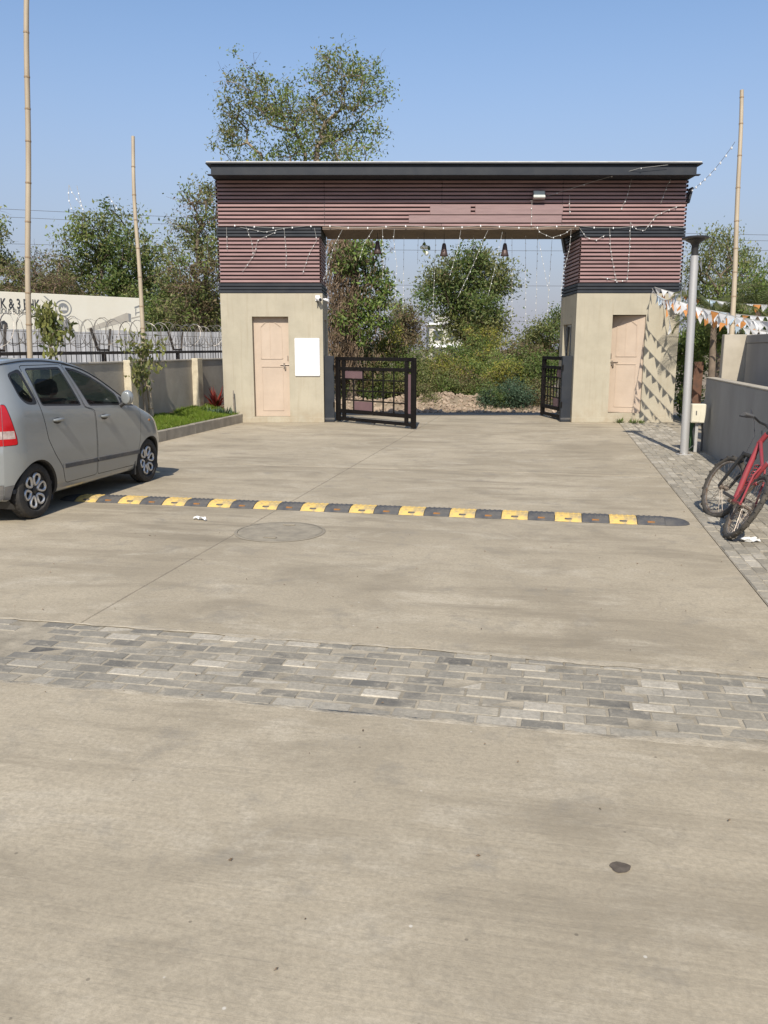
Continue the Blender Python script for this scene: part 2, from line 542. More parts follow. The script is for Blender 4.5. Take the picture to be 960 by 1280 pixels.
M['leaf_ivy'] = leaf_mat('creeper_leaf', [(.117, .196, .043), (.196, .284, .058), (.088, .138, .035), (.293, .352, .097), (.157, .216, .058)])
M['vine'] = leaf_mat('dead_vine', [(.20, .135, .080), (.13, .090, .055), (.25, .175, .11), (.115, .095, .05)], .15)
M['grass'] = leaf_mat('lawn_blade', [(.102, .180, .014), (.144, .222, .022), (.180, .246, .031), (.120, .186, .019), (.222, .246, .048)], .3)
M['leaf_sap'] = leaf_mat('sapling_leaf', [(.174, .196, .051), (.246, .246, .072), (.131, .160, .043), (.348, .319, .131)])
M['leaf_red'] = leaf_mat('red_leaf', [(.232, .029, .026), (.145, .026, .026), (.319, .051, .032), (.102, .043, .029)])
M['palm'] = leaf_mat('palm_leaf', [(.102, .126, .038), (.156, .174, .060), (.078, .102, .036), (.240, .222, .108)])
M['flag_white'] = leaf_mat('white_flag', [(.76, .76, .74), (.68, .69, .70), (.80, .79, .75)], .35)
M['flag_blue'] = leaf_mat('pale_blue_flag', [(.55, .66, .74), (.48, .60, .70), (.60, .70, .76)], .35)
M['flag_orange'] = leaf_mat('orange_flag', [(.62, .24, .06), (.70, .32, .10), (.55, .17, .05)], .35)
def glass_mat(name, tint, rough=.02, trans=.55):
    m, t, b = new_mat(name)
    b.inputs['Base Color'].default_value = (.012, .015, .015, 1)
    b.inputs['Roughness'].default_value = rough
    tr = t.nodes.new('ShaderNodeBsdfTransparent')
    tr.inputs[0].default_value = (*tint, 1)
    mx = t.nodes.new('ShaderNodeMixShader')
    mx.inputs[0].default_value = trans
    t.links.new(b.outputs[0], mx.inputs[1]); t.links.new(tr.outputs[0], mx.inputs[2])
    t.links.new(mx.outputs[0], t.nodes['Material Output'].inputs['Surface'])
    return m
M['car_glass'] = glass_mat('tinted_car_glass', (.62, .72, .68), .02, .62)
M['win_glass'] = glass_mat('window_glass', (.5, .55, .55), .03, .35)
def car_paint():
    m, t, b = new_mat('silver_car_paint')
    b.inputs['Metallic'].default_value = .30
    b.inputs['Roughness'].default_value = .28
    b.inputs['Coat Weight'].default_value = .7
    b.inputs['Coat Roughness'].default_value = .03
    v = coords(t)
    col = mixc(t, ramp(t, noise(t, v, 2.0, 6, .6), .4, .7, 0, .5), (.275, .288, .283), (.245, .255, .25))
    tc = t.nodes.new('ShaderNodeTexCoord')
    sp = t.nodes.new('ShaderNodeSeparateXYZ'); t.links.new(tc.outputs['Object'], sp.inputs[0])
    dm = N(t, 'ShaderNodeMath', operation='MULTIPLY')
    t.links.new(ramp(t, sp.outputs['Z'], .18, .55, .35, 0), dm.inputs[0])
    t.links.new(ramp(t, noise(t, v, 4.5, 7, .7), .35, .6), dm.inputs[1])
    col = mixc(t, dm.outputs[0], col, (.24, .21, .165))          # road dust low on the doors
    ge = t.nodes.new('ShaderNodeNewGeometry')
    col = mixc(t, ge.outputs['Backfacing'], col, (.03, .03, .03))
    t.links.new(col, b.inputs['Base Color'])
    return m
M['paint'] = car_paint()
M['lamp_red'] = pmat('red_lamp_lens', (.42, .012, .015), (.33, .008, .012), 7, .12)
M['lamp_clear'] = pmat('clear_lamp_lens', (.46, .38, .34), (.30, .22, .20), 26, .12)
M['bike_red'] = pmat('faded_red_paint', (.30, .036, .045), (.24, .05, .05), 9, .45)
M['bike_steel'] = pmat('rusty_steel', (.34, .31, .27), (.19, .13, .09), 25, .45, metal=.5)
M['bike_tyre'] = pmat('dusty_bike_tyre', (.035, .032, .028), (.085, .072, .055), 12, .85)

# ================================================================== SETTING
def grid_sheet(xs, ys, zf):
    mb = MB()
    vs = [(x, y, zf(x, y)) for y in ys for x in xs]
    n = len(xs)
    fs = [(j * n + i, j * n + i + 1, (j + 1) * n + i + 1, (j + 1) * n + i) for j in range(len(ys) - 1) for i in range(n - 1)]
    return mb.add(vs, fs)

DROP = -0.45
def earth_z(x, y):
    t = min(1, max(0, (y - 21.2) / 2.6))
    t = t * t * (3 - 2 * t)
    n = .06 * math.sin(x * 1.3 + y * .7) * math.sin(y * 1.1 - x * .4)
    return -.035 + t * (DROP + .035) + (n * t if y > 24.5 else 0)
xs = [-600, -300, -150, -80, -50] + [x * .8 - 32 for x in range(0, 81)] + [50, 80, 150, 300, 600]
ys = [-300, -100, -30, -8, 0, 8, 14, 18, 20, 20.8] + [21.2 + k * .25 for k in range(0, 12)] + [24.4 + k * .8 for k in range(0, 50)] + [70, 85, 100, 130, 200, 400, 900]
o = grid_sheet(xs, ys, earth_z).build('earth_ground', M['earth'], None, True)
tag(o, kind='structure')

rot_road = (0, 0, -RA)
road_root = thing('concrete_forecourt', None, None, (0, 0, 0), rot_road)
road_root['kind'] = 'structure'
def slab(poly, name='concrete_slab'):
    """poly in road coordinates; a plate 30 mm thick with a softened rim"""
    mb = MB()
    ins = []
    n = len(poly)
    cx = sum(p[0] for p in poly) / n; cy = sum(p[1] for p in poly) / n
    for p in poly:
        d = Vector((cx - p[0], cy - p[1])); d.normalize()
        ins.append((p[0] + d.x * .006, p[1] + d.y * .006))
    vs = [(p[0], p[1], -.03) for p in poly] + [(p[0], p[1], -.006) for p in poly] + [(p[0], p[1], 0) for p in ins]
    fs = [tuple(2 * n + i for i in range(n))]
    for i in range(n):
        j = (i + 1) % n
        fs += [(i, j, n + j, n + i), (n + i, n + j, 2 * n + j, 2 * n + i)]
    mb.add(vs, fs)
    return mb.build(name, M['concrete'], road_root)
def w_at_Y(u, Y):                         # road distance where the line u crosses world Y
    return (Y + u * math.sin(RA)) / math.cos(RA)
JU, JW, EDGE = -2.88, 11.5, 1.455
M['joint'] = pmat('dusty_joint', (.235, .20, .15), (.15, .125, .095), 7, .95)
MB().box(JU - .05, JU + .05, 4.46, 20.8, -.028, -.004).build('joint_filler', M['joint'], road_root)
MB().box(-7.1, JU - .051, JW - .05, JW + .05, -.028, -.004).build('joint_filler', M['joint'], road_root)
MB().box(JU + .051, EDGE - .02, JW - .05, JW + .05, -.028, -.004).build('joint_filler', M['joint'], road_root)
slab([(-14, -6), (9, -6), (9, 3.545), (-14, 3.545)])
slab([(-14, 4.455), (JU - .004, 4.455), (JU - .004, JW - .004), (-14, JW - .004)])
slab([(JU + .004, 4.455), (EDGE - .008, 4.455), (EDGE - .008, JW - .004), (JU + .006, JW - .004)])
slab([(-7.16, JW + .004), (JU - .004, JW + .004), (JU - .004, w_at_Y(JU, 21.2)), (-7.16, w_at_Y(-7.16, 21.2))])
slab([(JU + .006, JW + .004), (EDGE - .008, JW + .004), (EDGE - .008, w_at_Y(EDGE, 21.2)), (JU + .006, w_at_Y(JU, 21.2))])

# ramp and street beyond the gate
mb = MB()
for Y0 in [21.205 + .25 * k for k in range(0, 12)]:
    Y1 = Y0 + .25
    mb.add([(-1.5, Y0, earth_z(0, Y0) + .04), (4.5, Y0, earth_z(0, Y0) + .04), (4.5, Y1, earth_z(0, Y1) + .04), (-1.5, Y1, earth_z(0, Y1) + .04)], [(0, 1, 2, 3)])
tag(mb.build('concrete_ramp', M['concrete'], None, True), kind='structure')
mb = MB().box(-60, 60, 24.215, 27.4, DROP - .2, DROP + .05)
tag(mb.build('street', M['asphalt']), kind='structure')

# manhole cover, flush with the slab
mh = thing('manhole_cover', 'oval concrete manhole cover set flush in the slab near the speed bump', 'manhole cover', road(-1.55 + .0, 7.24, .004), rot_road)
c0 = road(-2.54, 7.24)
mh.location = (-0.98, 7.58, .004)
mb = MB()
K = 40
def ell(rx, ry, z): return [(rx * math.cos(2 * math.pi * k / K), ry * math.sin(2 * math.pi * k / K), z) for k in range(K)]
rings = [ell(.43, .43, 0), ell(.42, .42, .004), ell(.40, .40, .004)]
vs = sum(rings, [])
fs = []
for r in range(2):
    for k in range(K):
        fs.append((r * K + k, r * K + (k + 1) % K, (r + 1) * K + (k + 1) % K, (r + 1) * K + k))
mb.add(vs, fs); mb.build('rim', M['cover_rim'], mh)
mb = MB().add(ell(.395, .395, .003), [tuple(range(K))]); mb.build('lid', M['cover_iron'], mh)
for s in (-1, 1):
    MB().bbox(-.06, .06, s * .28 - .018, s * .28 + .018, .003, .012, .004).build('lifting_slot', M['cover_rim'], mh)

# oil spot
mb = MB()
pp = []
for k in range(26):
    t = 2 * math.pi * k / 26
    r = 1 + .13 * math.sin(3 * t + 1) + .08 * math.sin(5 * t) + .05 * math.sin(9 * t)
    r = 1 + (r - 1) * .5
    pp.append((.034 * r * math.cos(t), .030 * r * math.sin(t), 0))
mb.add(pp, [tuple(range(26))])
M['oil'] = pmat('old_oil', (.075, .058, .042), (.13, .105, .078), 30, .7)
o = mb.build('oil_spot', M['oil']); o.location = (.787, 2.462, .004)
tag(o, kind='structure')

# ------------------------------------------------------------------ paver band
BL, BW = .2, .1
def paver_mesh(name, l, w, seed):
    r = random.Random(seed)
    h = .0
    b = .005
    def j(a): return r.uniform(-a, a)
    z = [j(.0018) for _ in range(4)]
    x0, x1, y0, y1 = -l / 2 + j(.002), l / 2 + j(.002), -w / 2 + j(.002), w / 2 + j(.002)
    vs = [(x0, y0, -.05), (x1, y0, -.05), (x1, y1, -.05), (x0, y1, -.05),
          (x0, y0, -.005), (x1, y0, -.005), (x1, y1, -.005), (x0, y1, -.005),
          (x0 + b, y0 + b, z[0]), (x1 - b, y0 + b, z[1]), (x1 - b, y1 - b, z[2]), (x0 + b, y1 - b, z[3])]
    fs = [(0, 1, 5, 4), (1, 2, 6, 5), (2, 3, 7, 6), (3, 0, 4, 7), (4, 5, 9, 8), (5, 6, 10, 9), (6, 7, 11, 10), (7, 4, 8, 11), (8, 9, 10, 11)]
    return MB().add(vs, fs)
pv_meshes = [paver_mesh('paver', BL - .008, BW - .008, k).mesh('paver', M['paver_grey']) for k in range(6)]
band = thing('paver_band', None, None, (0, 0, 0), rot_road)
band['kind'] = 'structure'
MB().box(-14, 9, 3.546, 4.454, -.028, -.0045).build('sand_bed', M['grout'], band)
first = True
row = 0
w = 3.553
far_mb = MB()
while w + BW <= 4.46:
    off = (row % 2) * BL / 2 + rnd.uniform(-.02, .02)
    for k in range(-16, 16):
        u = k * BL + off
        if not (-3.0 < u < 2.55): continue
        o = link('paver', rnd.choice(pv_meshes), band)
        o.location = (u + rnd.uniform(-.004, .004), w + BW / 2 + rnd.uniform(-.004, .004), rnd.uniform(-.0045, .001))
        o.rotation_euler = (rnd.uniform(-.012, .012), rnd.uniform(-.010, .010), rnd.uniform(-.012, .012))
    for k in list(range(-70, -16)) + list(range(13, 45)):
        u = k * BL + off
        if -3.0 < u < 2.55: continue
        t = paver_mesh('p', BL - .008, BW - .008, rnd.randint(0, 99))
        far_mb.add([(x + u, y + w + BW / 2, z + rnd.uniform(-.002, .002)) for x, y, z in t.v], t.f)
    w += BW
    row += 1
M['mortar'] = pmat('ragged_mortar', (.46, .40, .30), (.30, .255, .185), 9, .95, bmp=.5)
for w_e, s in ((3.549, 1), (4.451, -1)):
    r = random.Random(17 + s)
    vs, fs = [], []
    n = 420
    ins_ = .03
    for k in range(n + 1):
        u = -14 + 23 * k / n
        ins_ = min(.060, max(.004, ins_ + r.uniform(-.016, .016)))
        vs += [(u, w_e - s * r.uniform(.012, .030), .0006), (u, w_e + s * .004, .0036), (u, w_e + s * ins_, .0012)]
    for k in range(n):
        for i in (0, 1): fs.append((3 * k + i, 3 * k + 3 + i, 3 * k + 4 + i, 3 * k + 1 + i))
    MB().add(vs, fs).build('mortar_edge', M['mortar'], band, True)
o = far_mb.build('outer_pavers', M['paver_grey'], band)
o['kind'] = 'stuff'

# ------------------------------------------------------------------ right-hand pavement
WALL_U = 2.49
pave = thing('side_pavement', None, None, (0, 0, 0), rot_road)
pave['kind'] = 'structure'
MB().box(EDGE, 9, 4.46, 22.5, -.028, -.0045).build('sand_bed', M['grout'], pave)
pb_meshes = [paver_mesh('paver', BL - .006, BW - .006, 20 + k).mesh('paver', M['paver_buff']) for k in range(6)]
count = 0
far_mb = MB()
# border course along the road edge, then bond across
bricks = []
ncol = int((WALL_U - EDGE) / BW)
for c_ in range(ncol):
    u = EDGE + .004 + BW * (c_ + .5)
    w = 4.47 + (BL / 2 if c_ % 2 else 0) + rnd.uniform(-.015, .015)
    while w < 20.4:
        bricks.append((u, w + BL / 2, math.pi / 2)); w += BL
bricks.sort(key=lambda b: b[1])
for (u, w, r) in bricks:
    z = rnd.uniform(-.004, .004)
    if r == 2:
        t = paver_mesh('p', BL / 2 - .006, BW - .006, rnd.randint(0, 99))
        far_mb.add([(x + u, y + w, zz + z) for x, y, zz in t.v], t.f)
        continue
    if count < 300 and w > 5.0:
        o = link('paver', rnd.choice(pb_meshes), pave)
        o.location = (u, w, z)
        o.rotation_euler = (rnd.uniform(-.014, .014), rnd.uniform(-.014, .014), r + rnd.uniform(-.012, .012))
        count += 1
    else:
        t = paver_mesh('p', BL - .006, BW - .006, rnd.randint(0, 99))
        cs, sn = math.cos(r), math.sin(r)
        far_mb.add([(x * cs - y * sn + u, x * sn + y * cs + w, zz + z) for x, y, zz in t.v], t.f)
o = far_mb.build('far_pavers', M['paver_buff'], pave)
o['kind'] = 'stuff'

# ================================================================== GATEHOUSE
GY0, GY1 = 19.2, 20.9
LX0, LX1 = -3.70, -1.39
RX0, RX1 = 4.36, 6.71
gate = thing('entrance_gateway', 'mauve slatted entrance gateway with two beige pillar rooms and a dark flat roof', 'gateway', (1.5, GY0, 0))
def G(mb, name, mat, parent=None, smooth=False, angle=None):
    mb.v = [(x - 1.5, y - GY0, z) for x, y, z in mb.v]
    return mb.build(name, mat, parent or gate, smooth, angle)

def pillar(x0, x1, dx0, dx1, dz0, dz1, rec):
    """plastered room with a door recess in front: four wall pieces round the opening"""
    mb = MB()
    T = .22
    wz = 2.91
    mb.box(x0, dx0, GY0, GY0 + T, 0, wz)
    mb.box(dx1, x1, GY0, GY0 + T, 0, wz)
    mb.box(dx0, dx1, GY0 + .001, GY0 + T, dz1, wz - .001)
    mb.box(dx0, dx1, GY0 + .001, GY0 + T, 0, dz0)
    mb.box(x0 + .002, x1 - .002, GY1 - T, GY1, 0, wz - .001)
    return mb
# left room; side walls with an opening on the inner side
mb = pillar(LX0, LX1, -3.00, -2.175, .135, 2.40, .1)
mb.box(LX0, LX0 + .2, GY0 + .22, GY1 - .22, 0, 2.909)
mb.box(LX1 - .2, LX1, GY0 + .22, GY0 + .50, 0, 2.909)
mb.box(LX1 - .2, LX1, GY1 - .45, GY1 - .22, 0, 2.909)
mb.box(LX1 - .2, LX1 - .001, GY0 + .50, GY1 - .45, 0, .95)
mb.box(LX1 - .2, LX1 - .001, GY0 + .50, GY1 - .45, 2.35, 2.908)
G(mb, 'pillar_wall', M['plaster'])
mb = pillar(RX0, RX1, 5.19, 5.95, .215, 2.44, .3)
mb.box(RX1 - .2, RX1, GY0 + .22, GY1 - .22, 0, 2.909)
mb.box(RX0, RX0 + .2, GY0 + .22, GY0 + .42, 0, 2.909)
mb.box(RX0, RX0 + .2, GY1 - .35, GY1 - .22, 0, 2.909)
mb.box(RX0 + .001, RX0 + .2, GY0 + .42, GY1 - .35, 0, .95)
mb.box(RX0 + .001, RX0 + .2, GY0 + .42, GY1 - .35, 2.25, 2.908)
G(mb, 'pillar_wall', M['plaster'])
# plinth band
for x0, x1 in ((LX0, LX1), (RX0, RX1)):
    G(MB().bbox(x0 - .004, x1 + .004, GY0 - .012, GY0 - .0005, .0, .125, .004), 'plinth', M['plaster'])
# side windows of the rooms
def side_window(x, y0, y1, z0, z1):
    fr = MB()
    fw = .05
    fr.box(x - .03, x + .03, y0, y1, z0, z0 + fw).box(x - .03, x + .03, y0, y1, z1 - fw, z1)
    fr.box(x - .029, x + .029, y0, y0 + fw, z0 + fw, z1 - fw).box(x - .029, x + .029, y1 - fw, y1, z0 + fw, z1 - fw)
    ym = (y0 + y1) / 2
    fr.box(x - .028, x + .028, ym - .025, ym + .025, z0 + fw, z1 - fw)
    w_ = G(fr, 'window', M['steel'])
    for a, b in ((y0 + fw, ym - .025), (ym + .025, y1 - fw)):
        G(MB().box(x - .006, x + .006, a, b, z0 + fw, z1 - fw), 'pane', M['win_glass'], w_)
side_window(LX1 - .1, GY0 + .50, GY1 - .45, .95, 2.35)
side_window(RX0 + .1, GY0 + .42, GY1 - .35, .95, 2.25)
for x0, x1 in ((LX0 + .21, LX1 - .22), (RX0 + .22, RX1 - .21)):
    G(MB().box(x0, x1, GY0 + .62, GY1 - .225, .1, 2.88), 'room_dark_core', M['black_void'])  # solid block; the darkness inside the room is put into its black colour

def door(x0, x1, z0, z1, y, ajar, knob):
    """flat painted leaf with raised mouldings, a slide bolt and a padlock"""
    w_, h = x1 - x0, z1 - z0
    d = MB().bbox(0, w_, 0, .035, 0, h, .003)
    def strip(pts, c=.011):
        for a, b in zip(pts[:-1], pts[1:]):
            d.tube([Vector((a[0], -.003, a[1])), Vector((b[0], -.003, b[1]))], c * 1.25, 4)
    pk = h * .955
    strip([(w_ * .20, h * .585), (w_ * .20, h * .90), (w_ * .36, pk), (w_ * .58, pk), (w_ * .78, h * .90), (w_ * .80, h * .585)])
    strip([(w_ * .20, h * .585), (w_ * .80, h * .585)])
    strip([(w_ * .20, h * .505), (w_ * .80, h * .505)])
    strip([(w_ * .22, h * .49), (w_ * .22, h * .06), (w_ * .80, h * .06), (w_ * .80, h * .49)], .008)
    strip([(w_ * .46, h * .60), (w_ * .46, pk)], .006)
    if knob == 'left':
        o = link('door', d.mesh('door', M['door']), gate)
        o.location = (x1 - 1.5, y - GY0, z0)
        # hinged on the right, ajar angle made up to slant the lintel shadow
        for v in o.data.vertices: v.co.x -= w_
        o.rotation_euler = (0, 0, ajar)
        kx = -w_ + .09
    else:
        o = link('door', d.mesh('door', M['door']), gate)
        o.location = (x0 - 1.5, y - GY0, z0)
        kx = w_ - .11
    b = MB().cyl((kx - .11, -.02, h * .525), (kx + .11, -.02, h * .525), .010, None, 8)
    b.box(kx - .035, kx + .0, -.035, -.001, h * .495, h * .54)
    b.build('bolt', M['bike_steel'], o)
    p = MB().bbox(kx - .012, kx + .022, -.045, -.012, h * .475, h * .508, .004)
    p.build('padlock', M['bike_steel'], o)
    MB().cyl((kx + .07 * (1 if knob == 'right' else -.7), -.016, h * .565), (kx + .07 * (1 if knob == 'right' else -.7), -.016, h * .615), .008, None, 8).build('handle', M['bike_steel'], o)
    return o
door(-2.997, -2.178, .137, 2.397, GY0 + .15, 0, 'right')
door(5.195, 5.947, .218, 2.43, GY0 + .05, RAD(-23), 'left')

# black skirting band above the plaster, slatted boxes, top band, beam
def slat_face(p0, p1, z0, n, pitch, out, mat='slat'):
    """horizontal slats along p0-p1 in plan, standing proud along out"""
    p0, p1, out = Vector(p0), Vector(p1), Vector(out)
    for k in range(n):
        z = z0 + k * pitch
        mb = MB()
        h = pitch * .68
        t = .035
        vs = []
        for p in (p0, p1):
            a = p
            vs += [(a.x, a.y, z), ((a + out * t).x, (a + out * t).y, z + .006), ((a + out * t).x, (a + out * t).y, z + h - .006), (a.x, a.y, z + h)]
        mb.add(vs, [(0, 1, 5, 4), (1, 2, 6, 5), (2, 3, 7, 6), (3, 2, 1, 0), (4, 5, 6, 7)])
        G(mb, 'louvre_slat', M[mat])
P = .0825
for x0, x1, inner in ((LX0 - .02, LX1 - .02, 1), (RX0 + .01, RX1 - .01, -1)):
    # backing core of the box
    G(MB().box(x0 + .04, x1 - .04, GY0 + .0405, GY1 - .04, 2.915, 4.34), 'louvre_backing', M['black_void'])
    # lower and upper charcoal bands, each of three ribs
    for zb, n, ph in ((2.918, 3, .074), (4.135, 3, .070)):
        for k in range(n):
            G(MB().bbox(x0 - .012, x1 + .012, GY0 - .008, GY1 + .01, zb + k * ph, zb + k * ph + ph - .014, .006), 'charcoal_rib', M['charcoal'])
    slat_face((x0, GY0 + .04, 0), (x1, GY0 + .04, 0), 3.148, 12, P, (0, -1, 0))
    xi = x1 if inner == 1 else x0
    slat_face((xi - inner * .036, GY0 + .005, 0), (xi - inner * .036, GY1 - .04, 0), 3.148, 12, P, (inner, 0, 0))
    xo = x0 if inner == 1 else x1
    slat_face((xo + inner * .036, GY0 + .005, 0), (xo + inner * .036, GY1 - .04, 0), 3.148, 12, P, (-inner, 0, 0))
# beam core, soffit and slats
BX0, BX1 = -3.72, 6.71
G(MB().box(BX0 + .04, BX1 - .04, GY0 + .0405, GY1 - .042, 4.352, 5.40), 'beam_backing', M['black_void'])
G(MB().box(LX1 + .02, RX0 - .02, GY0 + .02, GY1 - .02, 4.285, 4.349), 'soffit', M['soffit'])
nb = 13
thirds = [BX0, -1.32, 1.28, 3.95, BX1]
for a, b in zip(thirds[:-1], thirds[1:]):
    slat_face((a + .004, GY0 + .04, 0), (b - .004, GY0 + .04, 0), 4.355, nb - 1, P, (0, -1, 0))
for a in thirds[1:-1]:
    G(MB().box(a - .012, a + .012, GY0 + .02, GY0 + .0395, 4.36, 5.36), 'stud', M['black_void'])
for xo, s in ((BX0, -1), (BX1, 1)):
    slat_face((xo - s * .036, GY0 + .005, 0), (xo - s * .036, GY1 - .04, 0), 4.355, nb - 1, P, (s, 0, 0))
# plain sheets over the slats in the middle, where lettering was taken down
G(MB().bbox(1.02, 1.92, GY0 - .014, GY0 + .004, 4.60, 4.805, .004), 'cover_sheet', M['cover'])
G(MB().bbox(2.02, 3.96, GY0 - .014, GY0 + .004, 4.60, 4.805, .004), 'cover_sheet', M['cover'])
G(MB().bbox(.55, 3.94, GY0 - .011, GY0 + .004, 4.43, 4.585, .004), 'cover_sheet', M['cover'])
# roof: dark box gutter with lips top and bottom, light slab above
RYF = GY0 - .52
G(MB().box(BX0 + .0, BX1 + .0, RYF + .10, GY1 + .3, 5.335, 5.365), 'eaves_soffit', M['charcoal'])
G(MB().bbox(BX0 - .06, BX1 + .06, RYF + .0, RYF + .11, 5.325, 5.350, .006), 'gutter_lip', M['charcoal'])
G(MB().bbox(BX0 + .01, BX1 - .01, RYF + .055, RYF + .12, 5.351, 5.545, .006), 'fascia', M['charcoal'])
G(MB().bbox(BX0 - .09, BX1 + .09, RYF - .01, GY1 + .35, 5.546, 5.575, .008), 'roof_slab', M['charcoal'])
G(MB().bbox(BX0 - .08, BX1 + .08, RYF + .0, GY1 + .34, 5.576, 5.605, .008), 'roof_screed', M['roof_top'])
G(MB().box(BX0 + .02, BX1 - .02, RYF + .121, GY1 + .2, 5.366, 5.544), 'roof_core', M['charcoal'])

# things fixed to the gateway
t = thing('notice_board', 'blank white notice board with rounded corners on the left gate room wall', 'notice board', (-1.755, GY0 - .016, 1.06))
MB().bbox(-.285, .285, -.018, .015, 0, .86, .016).build('panel', M['board_white'], t)
MB().bbox(-.262, .262, -.021, -.0185, .022, .838, .001).build('face', M['board_white'], t)

def bullet_camera(x, z, yaw, label):
    t = thing('security_camera', label, 'security camera', (x, GY0 - .001, z))
    MB().bbox(-.05, .05, -.03, 0, -.06, .06, .006).build('bracket', M['board_white'], t)
    b = MB()
    d = Vector((math.sin(yaw), -math.cos(yaw), -.25)).normalized()
    p = Vector((0, -.05, 0))
    b.cyl(p - d * .02, p + d * .16, .042, .045, 14)
    b.build('housing', M['board_white'], t, True, 40)
    MB().cyl(p + d * .161, p + d * .168, .036, .036, 14).build('lens', M['black_plastic'], t)
    MB().cyl((0, -.02, -.06), (0, -.012, -.20), .012, .012, 6).build('cable_tail', M['rubber'], t)
bullet_camera(-1.50, 2.80, .5, 'white bullet camera at the top corner of the left gate room')
t = thing('security_camera', 'small white camera arm poking past the inner edge of the left gate room', 'security camera', (LX1 + .001, GY0 + .12, 2.79))
MB().cyl((0, 0, 0), (.07, -.02, -.01), .016, .016, 8).build('bracket', M['board_white'], t)
MB().cyl((.05, -.03, -.012), (.13, -.09, -.035), .03, .032, 12).build('housing', M['board_white'], t, True, 40)

t = thing('floodlight', 'boxy floodlight with frosted face high on the slatted beam', 'floodlight', (3.405, GY0 - .001, 5.0))
MB().box(-.03, .03, -.06, 0, -.03, .03).build('bracket', M['black_plastic'], t)
Mx = Matrix.Translation((0, -.10, 0)) @ Matrix.Rotation(RAD(-25), 4, 'X')
MB().bbox(-.135, .135, -.03, .05, -.09, .09, .01, M=Mx).build('housing', M['steel'], t)
MB().box(-.118, .118, -.036, -.0305, -.07, .07, M=Mx).build('lens', M['lens'], t)

def speaker_box(x, y, z, yaw, tilt, label):  # thin black loudspeaker box on a bracket, not a lamp
    t = thing('wall_speaker', label, 'speaker', (x, y, z), (0, 0, 0))
    Mx = Matrix.Rotation(yaw, 4, 'Z') @ Matrix.Rotation(tilt, 4, 'Y')
    MB().bbox(-.025, .025, -.11, .11, -.17, .17, .01, M=Mx).build('housing', M['black_plastic'], t)
    MB().box(-.06, .025, -.02, .02, -.02, .02, M=Matrix.Rotation(yaw, 4, 'Z')).build('bracket', M['black_plastic'], t)
speaker_box(RX0 - .09, GY1 - .5, 4.08, math.pi, RAD(12), 'thin black speaker fixed high on the inner side of the right slatted box')
speaker_box(BX1 + .075, GY0 + .15, 5.02, 0, RAD(12), 'thin black speaker on the outer right end of the beam')

# ------------------------------------------------------------------ gate leaves
def gate_leaf(loc, ang, label, Ln, flip=False):
    t = thing('gate_leaf', label, 'gate', loc, (0, 0, ang))
    Hh = 1.5
    def bar(name, s0, s1, z0, z1, d=.03, mat='black_metal'):
        MB().bbox(s0 * Ln, s1 * Ln, -d, d, z0, z1, .004).build(name, M[mat], t)
    bar('rail', 0, 1, 1.42, 1.50)
    bar('rail', .048, .955, 1.20, 1.275, .027)
    bar('rail', .048, .955, .225, .31, .027)
    bar('rail', .048, .955, .055, .125, .027)
    bar('stile', 0, .047, .03, 1.419, .033)
    bar('stile', .085, .122, .126, 1.419, .024)
    bar('stile', .878, .914, .126, 1.419, .024)
    bar('stile', .956, 1, .03, 1.419, .033)
    for s, z0, z1 in ((.235, .31, 1.01), (.36, .53, 1.2), (.485, .31, 1.2), (.615, .31, 1.2), (.745, .31, 1.2)):
        bar('upright', s - .0068, s + .0068, z0, z1, .012)
    for s0, s1, z in ((.122, .878, 1.0), (.122, .878, .75), (.122, .878, .53)):
        bar('crossbar', s0, s1, z - .014, z + .014, .010)
    bar('infill_panel', .124, .35, 1.02, 1.198, .008, 'mauve_panel')
    bar('infill_panel', .245, .475, .312, .51, .008, 'mauve_panel')
    bar('infill_panel', .916, .954, .32, 1.15, .008, 'mauve_panel')
    for s in (.0, .5, .98):
        pass
    c = MB()
    for s in (.49, .975):
        c.cyl((s * Ln, -.012, .045), (s * Ln, .012, .045), .045, .045, 14)
    c.build('castor', M['rubber'], t)
    return t
ha, hb = Vector((-1.11, 19.42, 0)), Vector((.665, 17.55, 0))
d = hb - ha
gate_leaf(ha, math.atan2(d.y, d.x), 'black gate leaf with mauve panels swung open beside the left gate room', d.length)
ha, hb = Vector((4.24, 19.45, 0)), Vector((4.02, 21.15, -0.0))
d = hb - ha
gl = gate_leaf(ha, math.atan2(d.y, d.x), 'black gate leaf folded back against the inner side of the right gate room', d.length)
# hinge posts
for x0, x1, lab in ((LX1 + .002, LX1 + .235, 'left'), (RX0 - .235, RX0 - .002, 'right')):
    t = thing('gate_post', 'charcoal steel hinge post against the %s gate room' % lab, 'gate post', ((x0 + x1) / 2, GY0 + .2, 0))
    hw = (x1 - x0) / 2
    MB().bbox(-hw, hw, -.07, .07, 0, 1.52, .008).build('post', M['charcoal'], t)
    MB().box(-hw - .0, hw, -.074, -.0705, .06, .10).build('base_strap', M['rubber'], t)
    for z in (.35, 1.2):
        MB().cyl((hw * (1 if lab == 'left' else -1) * .95, -.09, z), (hw * (1 if lab == 'left' else -1) * .95, -.09, z + .12), .018, None, 8).build('hinge', M['black_metal'], t)

